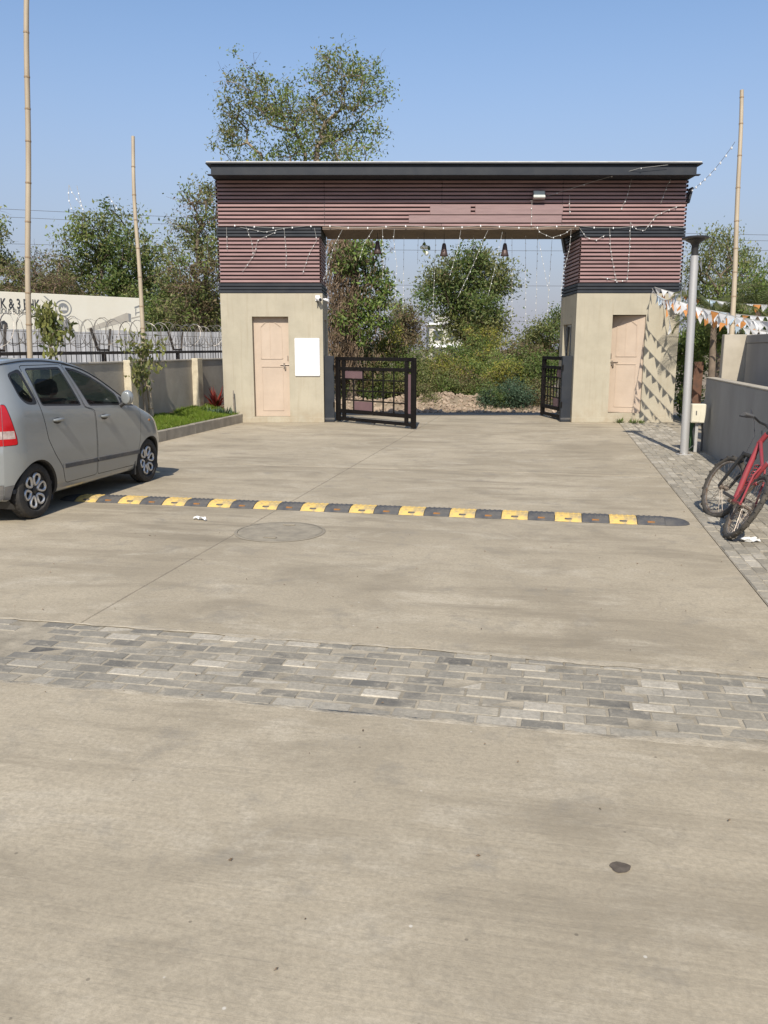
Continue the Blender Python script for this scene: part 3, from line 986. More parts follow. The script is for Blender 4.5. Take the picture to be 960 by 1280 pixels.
# ================================================================== SPEED BUMP
SBW = 8.42
sb = thing('speed_bump', 'worn yellow and black rubber speed bump across the forecourt', 'speed bump', (0, 0, 0.0), rot_road)
def bump_segment(L, seed):
    r = random.Random(seed)
    prof = [(-.18, .002), (-.165, .012), (-.11, .036), (-.05, .049), (.05, .049), (.11, .036), (.165, .012), (.18, .002)]
    nx = 6
    vs, fs = [], []
    for i in range(nx):
        x = -L / 2 + L * i / (nx - 1)
        for (y, z) in prof:
            vs.append((x, y + r.uniform(-.004, .004) * (1 if abs(y) > .12 else 0), z + r.uniform(-.0012, .0012)))
    n = len(prof)
    for i in range(nx - 1):
        for j in range(n - 1):
            fs.append((i * n + j, (i + 1) * n + j, (i + 1) * n + j + 1, i * n + j + 1))
    fs += [tuple(range(n)), tuple((nx - 1) * n + k for k in reversed(range(n)))]
    mb = MB().add(vs, fs)
    for y in (-.036, .036):                  # grip ridges
        for i in range(5):
            x = -L / 2 + L * (i + .5) / 5
            mb.bbox(x - .012, x + .012, y - .028, y + .028, .035, .0515, .004)
    return mb
S = .2655
u0 = -5.28
k = 0
seg_m = {}
for i in range(24):
    u = u0 + i * S + S / 2 + .005
    col = 'yellow' if i % 2 == 0 else 'rubber'
    key = (col, i % 3)
    if key not in seg_m: seg_m[key] = bump_segment(S - .006, i).mesh('segment', M[col])
    o = link('segment', seg_m[key], sb)
    o.location = (u, SBW + rnd.uniform(-.006, .006), 0)
    q = MB().bbox(-.035, .035, -.150, -.118, .016, .031, .003, M=Matrix.Rotation(0, 4, 'X'))
    rf = q.build('reflector', M['reflector' if col == 'rubber' else 'rubber'], o)
uend = u0 + 24 * S
mb = MB()
vs, fs = [], []
prof = [(-.18, .002), (-.11, .036), (-.05, .048), (.05, .048), (.11, .036), (.18, .002)]
nn = 7
for i in range(nn):
    t = i / (nn - 1)
    k = math.sqrt(max(0, 1 - (t * .985) ** 2))
    for (y, z) in prof: vs.append((uend + .004 + t * .24, y * (.3 + .7 * k), max(.002, z * k)))
for i in range(nn - 1):
    for j in range(5): fs.append((i * 6 + j, (i + 1) * 6 + j, (i + 1) * 6 + j + 1, i * 6 + j + 1))
mb.add(vs, fs)
o = mb.build('end_cap', M['rubber'], sb, True); o.location = (0, SBW, 0)
mb = MB().add([(2 * (u0 - .0) - x + (uend - u0), y, z) for x, y, z in vs], [tuple(reversed(f)) for f in fs])
mb.v = [(-(x - uend) + u0 - 0.0, y, z) for (x, y, z) in vs]
o = mb.build('end_cap', M['rubber'], sb, True); o.location = (0, SBW, 0)

# ================================================================== LEFT GARDEN STRIP
KU = -7.10                              # kerb face
kerb = thing('garden_kerb', None, None, (0, 0, 0), rot_road)
kerb['kind'] = 'structure'
kw = -2.0
KEND = 18.72
while kw < KEND - .1:
    L = min(1.25, KEND - kw)
    MB().bbox(KU - .12, KU + rnd.uniform(-.004, .004), kw + .004, kw + L - .004, -.02, .20 + rnd.uniform(-.003, .003), .008).build('kerbstone', M['kerb'], kerb)
    kw += L
MB().bbox(KU - .118, KU + .36, KEND + .002, KEND + .14, -.02, .198, .008).build('kerbstone', M['kerb'], kerb)
LW = -8.5                               # boundary wall face
mb = MB()
nu, nw = 8, 70
def lawn_z(u, w):
    s = (u - LW) / (KU - .12 - LW)
    return .165 + .16 * max(0, 1 - s) ** 1.2 * (.7 + .3 * math.sin(w * 1.1)) + .02 * math.sin(w * 3 + u * 5)
us = [LW + (KU - .121 - LW) * i / nu for i in range(nu + 1)]
ws = [-2 + 22.3 * i / nw for i in range(nw + 1)]
vs = [(u, w, lawn_z(u, w)) for w in ws for u in us]
fs = [(j * (nu + 1) + i, j * (nu + 1) + i + 1, (j + 1) * (nu + 1) + i + 1, (j + 1) * (nu + 1) + i) for j in range(nw) for i in range(nu)]
o = mb.add(vs, fs).build('garden_soil', M['soil'], None, True)
o.rotation_euler = rot_road
tag(o, kind='structure')
g = np.random.RandomState(3)
def grass_patch(n, u0, u1, w0, w1, hmin, hmax, zf, name):
    u = g.uniform(u0, u1, n); w = g.uniform(w0, w1, n)
    keep = (np.sin(u * 5.1 + w * 1.7) * np.sin(w * 2.3 - u * 2.2) > -.75)
    u, w = u[keep], w[keep]
    z = np.array([zf(a, b) for a, b in zip(u, w)]) - .01
    h = g.uniform(hmin, hmax, len(u)) * (.75 + .35 * np.sin(u * 3.3 + w * 1.9) * np.sin(w * 2.7))
    a = g.uniform(0, 2 * np.pi, len(u)); wd = g.uniform(.006, .012, len(u))
    lx, ly = g.normal(0, .045, len(u)), g.normal(0, .045, len(u))
    c, s = np.cos(a) * wd, np.sin(a) * wd
    p = np.stack([np.stack([u - c, w - s, z], 1), np.stack([u + c, w + s, z], 1), np.stack([u + lx, w + ly, z + h], 1)], 1).reshape(-1, 3)
    ob = np_mesh(name, p, 3, M['grass'])
    ob.rotation_euler = rot_road
    tag(ob, 'bright green lawn grass in the raised strip behind the kerb', 'grass', kind='stuff')
grass_patch(46000, LW + .05, KU - .13, 12.0, 18.9, .06, .15, lawn_z, 'lawn_grass')

# boundary wall with cream piers
bw = thing('boundary_wall', 'taupe boundary wall with cream piers behind the lawn strip', 'wall', (0, 0, 0), rot_road)
MB().box(LW - .15, LW, -2, 20.6, -.05, 1.40).build('wall_panel', M['taupe_wall'], bw)
MB().bbox(LW - .17, LW + .02, -2, 20.6, 1.402, 1.44, .006).build('coping', M['taupe_wall'], bw)
for w in (5.7, 8.95, 12.2, 15.45, 18.65):
    MB().bbox(LW + .001, LW + .16, w - .14, w + .14, 0, 1.46, .01).build('pier', M['pier'], bw)
MB().bbox(LW + .24, LW + 1.0, 20.0, 20.3, 0, .62, .01).build('low_return', M['taupe_wall'], bw)

# security fence on the line behind the wall
sf = thing('security_fence', 'dark railing fence with angled arms and coiled razor wire above the boundary wall', 'fence', (0, 0, 0), rot_road)
FU = LW - .45
mb = MB().box(FU - .03, FU + .03, 2, 24, 1.575, 1.635)
mb.build('top_rail', M['fence_iron'], sf)
MB().box(FU - .02, FU + .02, 2, 24, 1.05, 1.09).build('mid_rail', M['fence_iron'], sf)
k = 0
pk = MB()
w = 2.0
n_pk = 0
while w < 24:
    if 9.5 < w < 21 and n_pk < 110:
        MB().box(FU - .005, FU + .005, w - .005, w + .005, .2, 1.95).build('picket', M['fence_iron'], sf); n_pk += 1
    else:
        pk.box(FU - .008, FU + .008, w - .008, w + .008, .2, 1.95)
    w += .17
pk.build('pickets', M['fence_iron'], sf)['kind'] = 'stuff'
for w in (5.3, 8.6, 12.1, 15.4, 18.75, 22.0):
    MB().box(FU - .035, FU + .035, w - .035, w + .035, 0, 1.574).build('post', M['fence_iron'], sf)
    MB().tube([(FU - .04, w - .36, 2.08), (FU, w - .20, 1.66), (FU, w + .20, 1.66), (FU + .04, w + .24, 2.08)], .03, 4).build('bracket', M['fence_iron'], sf)
rz = thing('razor_wire', 'coiled razor wire looping along the top of the fence arms', 'razor wire', (0, 0, 0), rot_road)
pts = []
nl = 84
for i in range(nl * 14 + 1):
    a = 2 * math.pi * i / 14
    w = 3 + 20.5 * i / (nl * 14)
    r = .27 + .03 * math.sin(i * .37)
    pts.append((FU + r * .8 * math.cos(a), w + .30 * math.sin(a * .5) * .4, 2.0 + r * math.sin(a)))
MB().tube(pts, .0065, 3, False).build('coil', M['wire'], rz)
bb = MB()
for i in range(0, len(pts), 3):
    p = Vector(pts[i])
    q = Vector((rnd.uniform(-1, 1), rnd.uniform(-1, 1), rnd.uniform(-1, 1))).normalized() * .028
    bb.add([p - q, p + q, p + Vector((.004, .004, .006))], [(0, 1, 2)])
bb.build('barbs', M['wire'], rz)['kind'] = 'stuff'
for zz in (1.78, 1.98):
    MB().tube([(FU, 2, zz), (FU, 24, zz)], .005, 3).build('line_wire', M['wire'], rz)

# tin hoarding sheets standing beyond the fence
tf = thing('tin_hoarding', 'row of upright galvanised metal sheets behind the security fence', 'sheet fence', (0, 0, 0))
p0, p1 = Vector((-14.5, 21.6, -.1)), Vector((-3.9, 25.6, -.1))
d = (p1 - p0); Ltot = d.length; d.normalize(); nrm = Vector((d.y, -d.x, 0))
def corr_sheet(L, h):
    mb = MB()
    n = int(L / .09)
    vs = []
    for i in range(n + 1):
        s = L * i / n
        o_ = .018 * (1 if i % 4 in (0, 1) else -1)
        q = d * s + nrm * o_
        vs += [(q.x, q.y, 0), (q.x, q.y, h)]
    return mb.add(vs, [(2 * i, 2 * i + 2, 2 * i + 3, 2 * i + 1) for i in range(n)])
s = 0
while s < Ltot:
    o = corr_sheet(.94, 2.28 + rnd.uniform(-.03, .03)).build('tin_sheet', M['tin'], tf)
    q = p0 + d * s + nrm * rnd.uniform(-.01, .01)
    o.location = q
    s += .95

# ------------------------------------------------------------------ hoarding with print
def text_mesh(body, size, mat, parent, loc, Mloc, name, bold=0.0, shear=0.0, align='LEFT'):
    cu = bpy.data.curves.new(name, 'FONT')
    cu.body = body
    cu.size = size
    cu.offset = bold
    cu.shear = shear
    cu.align_x = align
    cu.extrude = 0.002
    ob = bpy.data.objects.new(name, cu)
    C.objects.link(ob)
    bpy.context.view_layer.update()
    dg = bpy.context.evaluated_depsgraph_get()
    me = bpy.data.meshes.new_from_object(ob.evaluated_get(dg))
    bpy.data.objects.remove(ob)
    me.materials.clear()
    me.materials.append(mat)
    me.transform(Matrix.Translation(loc) @ Mloc)
    return link(name, me, parent)

hA, hB = Vector((-12.75, 23.0, 0)), Vector((-8.02, 28.0, 0))     # left and right ends in plan
hd = (hB - hA); HL = hd.length
hx = hd.normalized(); hn = Vector((hx.y, -hx.x, 0))
hb = thing('hoarding_board', 'cream advertising hoarding with dark lettering and a round emblem behind the razor wire', 'billboard', hA, (0, 0, math.atan2(hx.y, hx.x)))
# local: x along the board, -y towards the viewer, z up
BT, BB_ = 3.31, 1.2
MB().bbox(0, HL, 0, .05, BB_, BT, .008).build('panel', M['board_cream'], hb)
for x in (.3, HL / 2, HL - .3):
    MB().box(x - .05, x + .05, .052, .14, -.1, BT - .1).build('post', M['fence_iron'], hb)
def hloc(px, py):
    """place on the board seen at a photo pixel"""
    r = ray(px, py); o_ = Vector((0, 0, H))
    tt = (hA - o_).dot(hn) / r.dot(hn)
    p = o_ + r * tt
    return (p - hA).dot(hx), p.z
RX = Matrix.Rotation(math.pi / 2, 4, 'X') @ Matrix.Diagonal((.64, 1, 1, 1))
def flat(poly_px, mat, name, dy):
    pl = [hloc(*p) for p in poly_px]
    MB().prism([(x, z) for x, z in pl], dy - .003, dy, M=Matrix(((1, 0, 0, 0), (0, 0, -1, 0), (0, 1, 0, 0), (0, 0, 0, 1)))).build(name, mat, hb)
xr, zr = hloc(50, 386.5); _, zt_ = hloc(50, 374.5)
text_mesh('BHK & 3 BHK', (zt_ - zr) * 1.42, M['print_dark'], hb, (xr, -.006, zr), RX, 'lettering', .006, 0, 'RIGHT')
xr, zr = hloc(53, 393.6); _, zt_ = hloc(53, 387.0)
text_mesh('LUXURIOUS BUNGALOWS', (zt_ - zr) * 1.42, M['print_dark'], hb, (xr, -.006, zr), RX, 'lettering', .0005, 0, 'RIGHT')
flat([(54, 370), (56, 370), (70, 382), (69, 383)], M['print_grey'], 'emblem_line', .006)
flat([(80, 396), (82, 395.5), (97, 419), (92, 419)], M['print_grey'], 'emblem_line', .006)
def disc(cx, cy, r0, r1, mat, name, dy):
    x0, z0 = hloc(cx, cy); sc = (hloc(cx + 5, cy)[0] - hloc(cx - 5, cy)[0]) / 10.; sz = (hloc(cx, cy - 5)[1] - hloc(cx, cy + 5)[1]) / 10.
    n = 36
    vs = []
    for k in range(n):
        a = 2 * math.pi * k / n
        vs += [(x0 + r0 * sc * math.cos(a), -dy, z0 + r0 * sz * math.sin(a)), (x0 + r1 * sc * math.cos(a), -dy, z0 + r1 * sz * math.sin(a))]
    MB().add(vs, [(2 * k, 2 * k + 1, 2 * ((k + 1) % n) + 1, 2 * ((k + 1) % n)) for k in range(n)]).build(name, mat, hb)
disc(79, 385.2, 9.2, 10.4, M['print_grey'], 'emblem_ring', .0075)
disc(79, 385.2, .01, 6.4, M['print_grey'], 'emblem_disc', .008)
flat([(74.5, 388), (77, 383.5), (78.5, 386), (79.5, 382.5), (81, 386), (82.5, 384), (84, 388)], M['print_cream'], 'emblem_mark', .010)
flat([(60, 418.5), (68, 402), (74, 398.5), (82, 400), (90, 408), (95, 418.5)], M['print_grey'], 'printed_shape', .0055)
flat([(108, 411), (158, 391), (161, 392), (161, 401), (112, 414)], M['print_pale'], 'printed_house', .0055)
flat([(160, 391.5), (163.5, 392.5), (163.5, 402), (161, 402)], M['print_grey'], 'printed_house', .0065)
flat([(168, 383.5), (177, 380.5), (177, 382.5), (168, 385.5)], M['print_grey'], 'printed_house', .0065)
flat([(169, 386), (170, 385.6), (170, 394), (169, 394.3)], M['print_grey'], 'printed_house', .0065)
flat([(169, 391), (177, 388.6), (177, 389.6), (169, 392)], M['print_grey'], 'printed_house', .0065)
flat([(164, 397), (180, 393), (180, 394.6), (164, 398.6)], M['print_pale'], 'printed_house', .0068)
flat([(0, 402), (5, 400.5), (9, 404), (10, 410), (9, 419), (0, 419)], M['print_dark'], 'printed_shape', .0055)
xr, zr = hloc(8, 417); _, zt_ = hloc(8, 405)
text_mesh('k', (zt_ - zr) * 1.35, M['print_cream'], hb, (xr, -.008, zr), RX, 'script_letter', .012, .3, 'RIGHT')

# ------------------------------------------------------------------ bamboo poles
def bamboo(base, top, r0, r1, label, seed):
    r = random.Random(seed)
    base, top = Vector(base), Vector(top)
    t = thing('bamboo_pole', label, 'bamboo pole', base, group='tall bamboo poles standing at the edges of the forecourt')
    d = top - base
    L = d.length
    side = d.orthogonal().normalized()
    pts, rs = [], []
    n = 26
    for i in range(n + 1):
        s = i / n
        pts.append(d * s + side * (.035 * math.sin(s * 5 + seed) + .02 * math.sin(s * 11 + seed)))
        rs.append(r0 + (r1 - r0) * s)
    MB().tube(pts, rs, 9).build('culm', M['bamboo'], t, True, 60)
    s = .25
    while s < L - .1:
        i = s / L * n
        a = int(i); f = i - a
        p = pts[a].lerp(pts[min(n, a + 1)], f); rr = rs[a]
        dd = (pts[min(n, a + 1)] - pts[a]).normalized()
        MB().cyl(p - dd * .010, p + dd * .010, rr * 1.13, None, 9).build('node', M['bamboo_node'], t)
        s += r.uniform(.42, .62)
    return t
bamboo((-5.60, 12.9, .2), tuple(at(37.5, -70, 12.9)), .044, .036, 'tallest bamboo pole rising out of frame behind the parked car', 1)
bamboo((-4.93, 17.4, .2), at(164.5, 170, 17.6), .050, .034, 'slimmer bamboo pole planted in the lawn, tilted to the left', 2)
bamboo((6.62, 15.9, 1.0), at(926.5, 112, 16.4), .052, .034, 'bamboo pole leaning right behind the grey side wall', 4)

# ================================================================== RIGHT SIDE WALLS
rw = thing('side_wall', 'low smooth grey wall along the right pavement', 'wall', (0, 0, 0), rot_road)
WEND = 15.0
MB().bbox(WALL_U, WALL_U + .15, 1.5, WEND, -.05, 1.19, .006).build('wall_panel', M['grey_wall'], rw)
MB().bbox(WALL_U - .006, WALL_U + .156, 1.49, WEND + .006, 1.192, 1.215, .006).build('coping', M['wall_cap'], rw)
MB().box(WALL_U + .17, 3.12, 1.5, WEND, -.05, 1.02).build('planter_soil', M['soil'], rw)
MB().box(WALL_U + .151, 3.19, WEND - .15, WEND - .001, -.05, 1.05).build('end_wall', M['grey_wall'], rw)
bwl = thing('back_wall', 'taller grey wall set back behind the low side wall, with a cream end face', 'wall', (0, 0, 0), rot_road)
UB = 3.20
MB().bbox(UB, UB + .2, 1.5, 15.55, -.05, 1.78, .006).build('wall_panel', M['grey_wall'], bwl)
MB().bbox(UB - .012, UB + .21, 1.49, 15.55, 1.783, 1.92, .008).build('coping', M['grey_wall'], bwl)
MB().bbox(UB - .37, UB + .215, 15.552, 15.78, -.05, 1.93, .008).build('return_pier', M['wall_cap'], bwl)

# lamp post
lp = thing('lamp_post', 'slim grey lamp post with a flat black disc head beside the pavement', 'street lamp', (4.887, 13.35, .0), (RAD(-.35), RAD(-.9), 0))
MB().bbox(-.11, .11, -.11, .11, -.01, .012, .003).build('base_plate', M['galv'], lp)
MB().cyl((0, 0, .012), (0, 0, 3.11), .066, .060, 20).build('pole', M['galv'], lp, True, 40)
nk = MB().lathe([(.052, 3.11), (.052, 3.26), (.075, 3.30), (.14, 3.335), (.145, 3.35)], 18)
nk.build('neck', M['black_plastic'], lp, True, 40)
MB().lathe([(.0, 3.345), (.15, 3.347), (.20, 3.36), (.205, 3.375), (.19, 3.392), (.08, 3.402), (0, 3.404)], 28).build('lamp_head', M['black_plastic'], lp, True, 40)
for k in range(4):
    a = math.pi / 2 * k + .6
    MB().cyl((.09 * math.cos(a), .09 * math.sin(a), .012), (.09 * math.cos(a), .09 * math.sin(a), .03), .012, None, 6).build('bolt', M['bike_steel'], lp)

# junction box on its stand
pb = road(2.30, 14.40)
jb = thing('junction_box', 'cream junction box on a post between the lamp post and the grey wall', 'junction box', pb, rot_road)
MB().bbox(-.025, .025, .0, .05, 0, .55, .004).build('stand', M['galv'], jb)
MB().bbox(-.112, .112, -.08, .08, .49, .80, .012).build('box', M['box_cream'], jb)
MB().bbox(-.10, .025, -.086, -.0805, .51, .78, .003).build('door', M['box_cream'], jb)
MB().box(-.045, -.028, -.090, -.0865, .62, .69).build('latch', M['rubber'], jb)
MB().tube([(.085, .02, .49), (.085, .02, .44), (.10, .03, .3), (.10, .03, .02)], .016, 6).build('conduit', M['rubber'], jb)
MB().tube([(-.02, .03, .49), (-.05, .03, .35), (-.03, -.02, .12), (-.16, -.1, .02), (-.34, -.2, .02)], .010, 6).build('loose_cable', M['cable'], jb)
gs = thing('green_board', 'dark green board standing behind the lamp post foot', 'board', road(2.24, 14.62), rot_road)
MB().bbox(-.10, .10, -.015, .015, 0, .72, .006).build('panel', M['green_paint'], gs)
MB().bbox(-.11, .11, -.02, .02, .722, .75, .006).build('top_trim', M['green_paint'], gs)

# ================================================================== BICYCLE
LEAN = RAD(29)
bk = thing('bicycle', 'dusty red mountain bicycle leaning against the grey side wall', 'bicycle', road(1.56, 7.80, .0), (LEAN, 0, math.pi / 2 - RA))
RW = .335
def add_wheel(name, parent, Mw, cassette):
    """wheel in the xz plane round its own centre"""
    def T(mb):
        mb.v = [tuple(Mw @ Vector(p)) for p in mb.v]; return mb
    R90 = Matrix.Rotation(math.pi / 2, 4, 'X')
    ty = MB()
    prof = []
    for k in range(10):
        a = 2 * math.pi * k / 10
        prof.append((RW - .026 + .026 * math.cos(a), .024 * math.sin(a)))
    ty.lathe(prof, 44, R90, closed=True)
    for k in range(44):                              # knobs of the tread
        a = 2 * math.pi * (k + .5) / 44
        Mk = Matrix.Rotation(-a, 4, 'Y') @ Matrix.Translation((RW + .001, 0, 0))
        yy = .012 if k % 2 else -.012
        ty.box(-.006, .0025, yy - .009, yy + .009, -.012, .012, M=Mk)
    w_ = T(ty).build('wheel', M['bike_tyre'], parent, True, 40)
    rim = MB().lathe([(RW - .052, .012), (RW - .066, .010), (RW - .066, -.010), (RW - .052, -.012)], 40, R90, closed=True)
    T(rim).build('rim', M['bike_steel'], w_, True, 40)
    hub = MB().cyl((0, -.055, 0), (0, .055, 0), .020, None, 12).cyl((0, -.035, 0), (0, -.028, 0), .032, None, 14).cyl((0, .028, 0), (0, .035, 0), .032, None, 14)
    T(hub).build('hub', M['bike_steel'], w_, True, 40)
    spk = MB()
    for k in range(28):
        a = 2 * math.pi * k / 28
        b = a + (.35 if k % 2 else -.35)
        y = .03 if (k // 2) % 2 else -.03
        spk.cyl((.028 * math.cos(b), y, .028 * math.sin(b)), ((RW - .062) * math.cos(a), 0, (RW - .062) * math.sin(a)), .0022, None, 3, False)
    T(spk).build('spokes', M['bike_steel'], w_)
    if cassette:
        cs = MB()
        for i, r in enumerate((.062, .052, .043, .034)):
            cs.cyl((0, -.040 - .006 * i, 0), (0, -.043 - .006 * i, 0), r, None, 22)
        T(cs).build('cassette', M['bike_steel'], w_)
    return w_
rc = Vector((0, 0, RW)); fc = Vector((1.12, 0, RW))
add_wheel('wheel', bk, Matrix.Translation(rc), True)
STEER = RAD(22)
hA_ = Vector((.90, 0, .93)); fcrown = Vector((.985, 0, .72))
ax = (hA_ - fcrown).normalized()
Ms = Matrix.Translation(fcrown) @ Matrix.Rotation(STEER, 4, ax) @ Matrix.Translation(-fcrown)
add_wheel('wheel', bk, Ms @ Matrix.Translation(fc), False)
def tb(name, pts, r, mat, n=10, M_=None, par=None):
    mb = MB().tube([(M_ @ Vector(p)) if M_ is not None else p for p in pts], r, n)
    return mb.build(name, M[mat], par or bk, True, 45)
bb_ = Vector((.43, 0, .29))
tb('down_tube', [(.905, 0, .87), (.70, 0, .60), tuple(bb_)], [.024, .027, .028], 'bike_red')
tb('top_tube', [(.90, 0, .90), (.62, 0, .80), (.33, 0, .70)], [.019, .018, .016], 'bike_red')
tb('seat_tube', [tuple(bb_), (.27, 0, .76)], .02, 'bike_red')
tb('head_tube', [tuple(hA_ - ax * .06), tuple(hA_ + ax * .07)], .026, 'bike_red')
for s in (-1, 1):
    tb('chainstay', [(.40, s * .03, .30), (.25, s * .055, .31), (.0, s * .065, RW)], .012, 'bike_red')
    tb('seatstay', [(.30, s * .02, .70), (.22, s * .055, .60), (.0, s * .065, RW)], .010, 'bike_red')
tb('swing_arm', [(.40, 0, .40), (.30, 0, .50), (.16, 0, .56)], [.028, .024, .018], 'bike_red')
spring = []
for k in range(70):
    a = k * .62
    q = Vector((.36, 0, .48)).lerp(Vector((.50, 0, .70)), k / 69)
    spring.append((q.x + .022 * math.cos(a) * .8, .026 * math.sin(a), q.z - .022 * math.cos(a) * .5))
tb('spring', spring, .005, 'bike_red', 5)
tb('damper', [(.36, 0, .48), (.50, 0, .70)], .012, 'black_plastic')
tb('seat_post', [(.27, 0, .75), (.225, 0, .93)], .014, 'steel')
mb = MB()
sp = [(-.02, .085), (.05, .075), (.12, .045), (.19, .025), (.26, .018)]
vs, fs = [], []
for (x, hw) in sp:
    for k in range(8):
        a = 2 * math.pi * k / 8
        vs.append((.10 + x, hw * math.cos(a), .965 + .022 * math.sin(a) - (.0 if x > 0 else -.012)))
for i in range(4):
    for k in range(8): fs.append((i * 8 + k, i * 8 + (k + 1) % 8, (i + 1) * 8 + (k + 1) % 8, (i + 1) * 8 + k))
fs += [tuple(reversed(range(8))), tuple(32 + k for k in range(8))]
mb.add(vs, fs).build('saddle', M['black_plastic'], bk, True, 50)
# fork, stem and bars turn with the steering
fk = MB()
for s in (-1, 1):
    fk.tube([Ms @ Vector((.975, s * .062, .74)), Ms @ Vector((1.05, s * .062, .54)), Ms @ Vector((1.12, s * .06, RW))], [.019, .018, .013], 10)
fk.tube([Ms @ Vector((.975, -.075, .735)), Ms @ Vector((.975, .075, .735))], .022, 10)
fk.build('fork', M['black_plastic'], bk, True, 45)
for s in (-1, 1):
    MB().box(-.02, .03, s * .036 - .012, s * .036 + .012, -.035, .035, M=Ms @ Matrix.Translation((1.0, 0, .70))).build('brake', M['black_plastic'], bk)
tb('stem', [hA_ + ax * .06, hA_ + ax * .12, Ms @ Vector((.95, 0, 1.07))], .016, 'black_plastic')
hbp = [(.86, .33, 1.10), (.90, .20, 1.105), (.94, .09, 1.075), (.95, 0, 1.07), (.94, -.09, 1.075), (.90, -.20, 1.105), (.86, -.33, 1.10)]
hbar = tb('handlebar', hbp, .0125, 'black_plastic', 8, Ms)
for s in (-1, 1):
    tb('grip', [(.895, s * .215, 1.105), (.86, s * .335, 1.10)], .019, 'rubber', 8, Ms, hbar)
    tb('brake_lever', [(.905, s * .19, 1.10), (.965, s * .23, 1.075), (.955, s * .31, 1.065)], .007, 'black_plastic', 6, Ms, hbar)
tb('brake_cable', [(.95, .20, 1.10), (1.06, .16, 1.16), (1.07, .06, 1.06), (1.0, .03, .93), (1.0, .03, .76)], .004, 'cable', 5, Ms)
tb('brake_cable', [(.95, -.20, 1.10), (1.08, -.12, 1.14), (1.03, -.04, 1.0), (.90, -.03, .86)], .004, 'cable', 5, Ms)
ck = MB()
for r, y in ((.088, -.052), (.070, -.045)):
    ck.cyl((bb_.x, y, bb_.z), (bb_.x, y - .004, bb_.z), r, None, 26)
ck.cyl((bb_.x, -.06, bb_.z), (bb_.x, .06, bb_.z), .022, None, 12)
crk = ck.build('chainring', M['bike_steel'], bk)
for s, a in ((1, RAD(165)), (-1, RAD(-15))):
    q = bb_ + Vector((.17 * math.cos(a), s * .075, .17 * math.sin(a)))
    tb('crank', [(bb_.x, s * .062, bb_.z), tuple(q)], .012, 'bike_steel', 8)
    MB().bbox(q.x - .045, q.x + .045, min(q.y, q.y + s * .1), max(q.y, q.y + s * .1), q.z - .013, q.z + .013, .004).build('pedal', M['black_plastic'], bk)
tb('chain', [(bb_.x, -.05, bb_.z + .087), (.2, -.052, RW + .055), (0, -.052, RW + .050)], .006, 'bike_steel', 5)
tb('chain', [(bb_.x, -.05, bb_.z - .087), (.15, -.055, RW - .11), (.02, -.055, RW - .12)], .006, 'bike_steel', 5)
MB().bbox(-.02, .03, -.072, -.045, RW - .16, RW - .03, .008).build('derailleur', M['bike_steel'], bk)

# litter
def crumple(loc, sx, sy, seed, label):
    r = random.Random(seed)
    n = 6
    vs = [(sx * (i / (n - 1) - .5) + r.uniform(-.012, .012), sy * (j / (n - 1) - .5) + r.uniform(-.012, .012), abs(r.uniform(0, .035)) + .006) for j in range(n) for i in range(n)]
    fs = [(j * n + i, j * n + i + 1, (j + 1) * n + i + 1, (j + 1) * n + i) for j in range(n - 1) for i in range(n - 1)]
    o = MB().add(vs, fs).build('paper_scrap', M['paper'])
    o.location = loc
    o.rotation_euler = (0, 0, r.uniform(0, 3))
    tag(o, label, 'litter')
crumple(Vector((3.26, 7.18, .0)), .15, .11, 5, 'crumpled white paper lying under the bicycle rear wheel')
crumple(Vector((-1.85, 8.12, .0)), .16, .045, 8, 'white paper scrap on the concrete by the left part of the speed bump')

# ================================================================== BUNTING
def catenary(a, b, sag, n):
    a, b = Vector(a), Vector(b)
    return [a.lerp(b, i / n) - Vector((0, 0, sag * 4 * (i / n) * (1 - i / n))) for i in range(n + 1)]
def bunting(a, b, sag, step, size, label, seed):
    r = random.Random(seed)
    a = Vector(a)
    t = thing('bunting', label, 'bunting', a, group='strings of small triangular flags by the right gate room')
    L = (Vector(b) - a).length
    n = int(L / step)
    pts = [p - a for p in catenary(a, b, sag, n)]
    MB().tube(pts, .006, 4).build('cord', M['clear_cord'], t)
    for i in range(n):
        p = pts[i].lerp(pts[i + 1], .5); d = (pts[i + 1] - pts[i]).normalized()
        w_ = size * .5 * r.uniform(.85, 1.1)
        hgt = size * 1.12 * r.uniform(.85, 1.15)
        sw = Vector((r.uniform(-.45, .45), r.uniform(-.5, .5), -1)).normalized()
        mid = p + sw * hgt * .5 + Vector((r.uniform(-.02, .02), r.uniform(-.03, .03), 0))
        vs = [p - d * w_, p + d * w_, p + d * w_ * .5 + sw * hgt * .5 + (mid - p - sw * hgt * .5), p - d * w_ * .5 + sw * hgt * .5, p + sw * hgt]
        MB().add(vs, [(0, 1, 2, 3), (3, 2, 4)]).build('flag', M[r.choice(['flag_white', 'flag_white', 'flag_blue', 'flag_white', 'flag_orange'])], t)
PA = Vector((6.02, GY0 - .06, 3.02))
LPT = Vector((4.93, 13.30, 3.05))
s1 = catenary(PA, LPT, .42, 100)
bunting(PA, LPT, .42, .19, .15, 'flag string running from the right gate room corner to the lamp post', 1)
bunting(s1[18], (10.2, 15.2, 2.55), .50, .15, .155, 'flag string sagging from the gate room to the right edge, highest of the fan', 2)
bunting(s1[30], (10.0, 14.2, 2.30), .42, .15, .155, 'flag string in the middle of the fan in front of the palm leaves', 3)
bunting(s1[40], (9.6, 13.2, 2.22), .36, .15, .155, 'lowest flag string of the fan passing behind the bamboo pole', 4)
bunting(PA + Vector((.05, -.02, .02)), (9.8, 16.6, 2.75), .30, .15, .15, 'flag string nearest the gate room, tied at its upper corner', 5)
bunting(s1[52], (9.4, 12.6, 2.30), .40, .15, .155, 'flag string of the fan hanging closest to the lamp post top', 6)
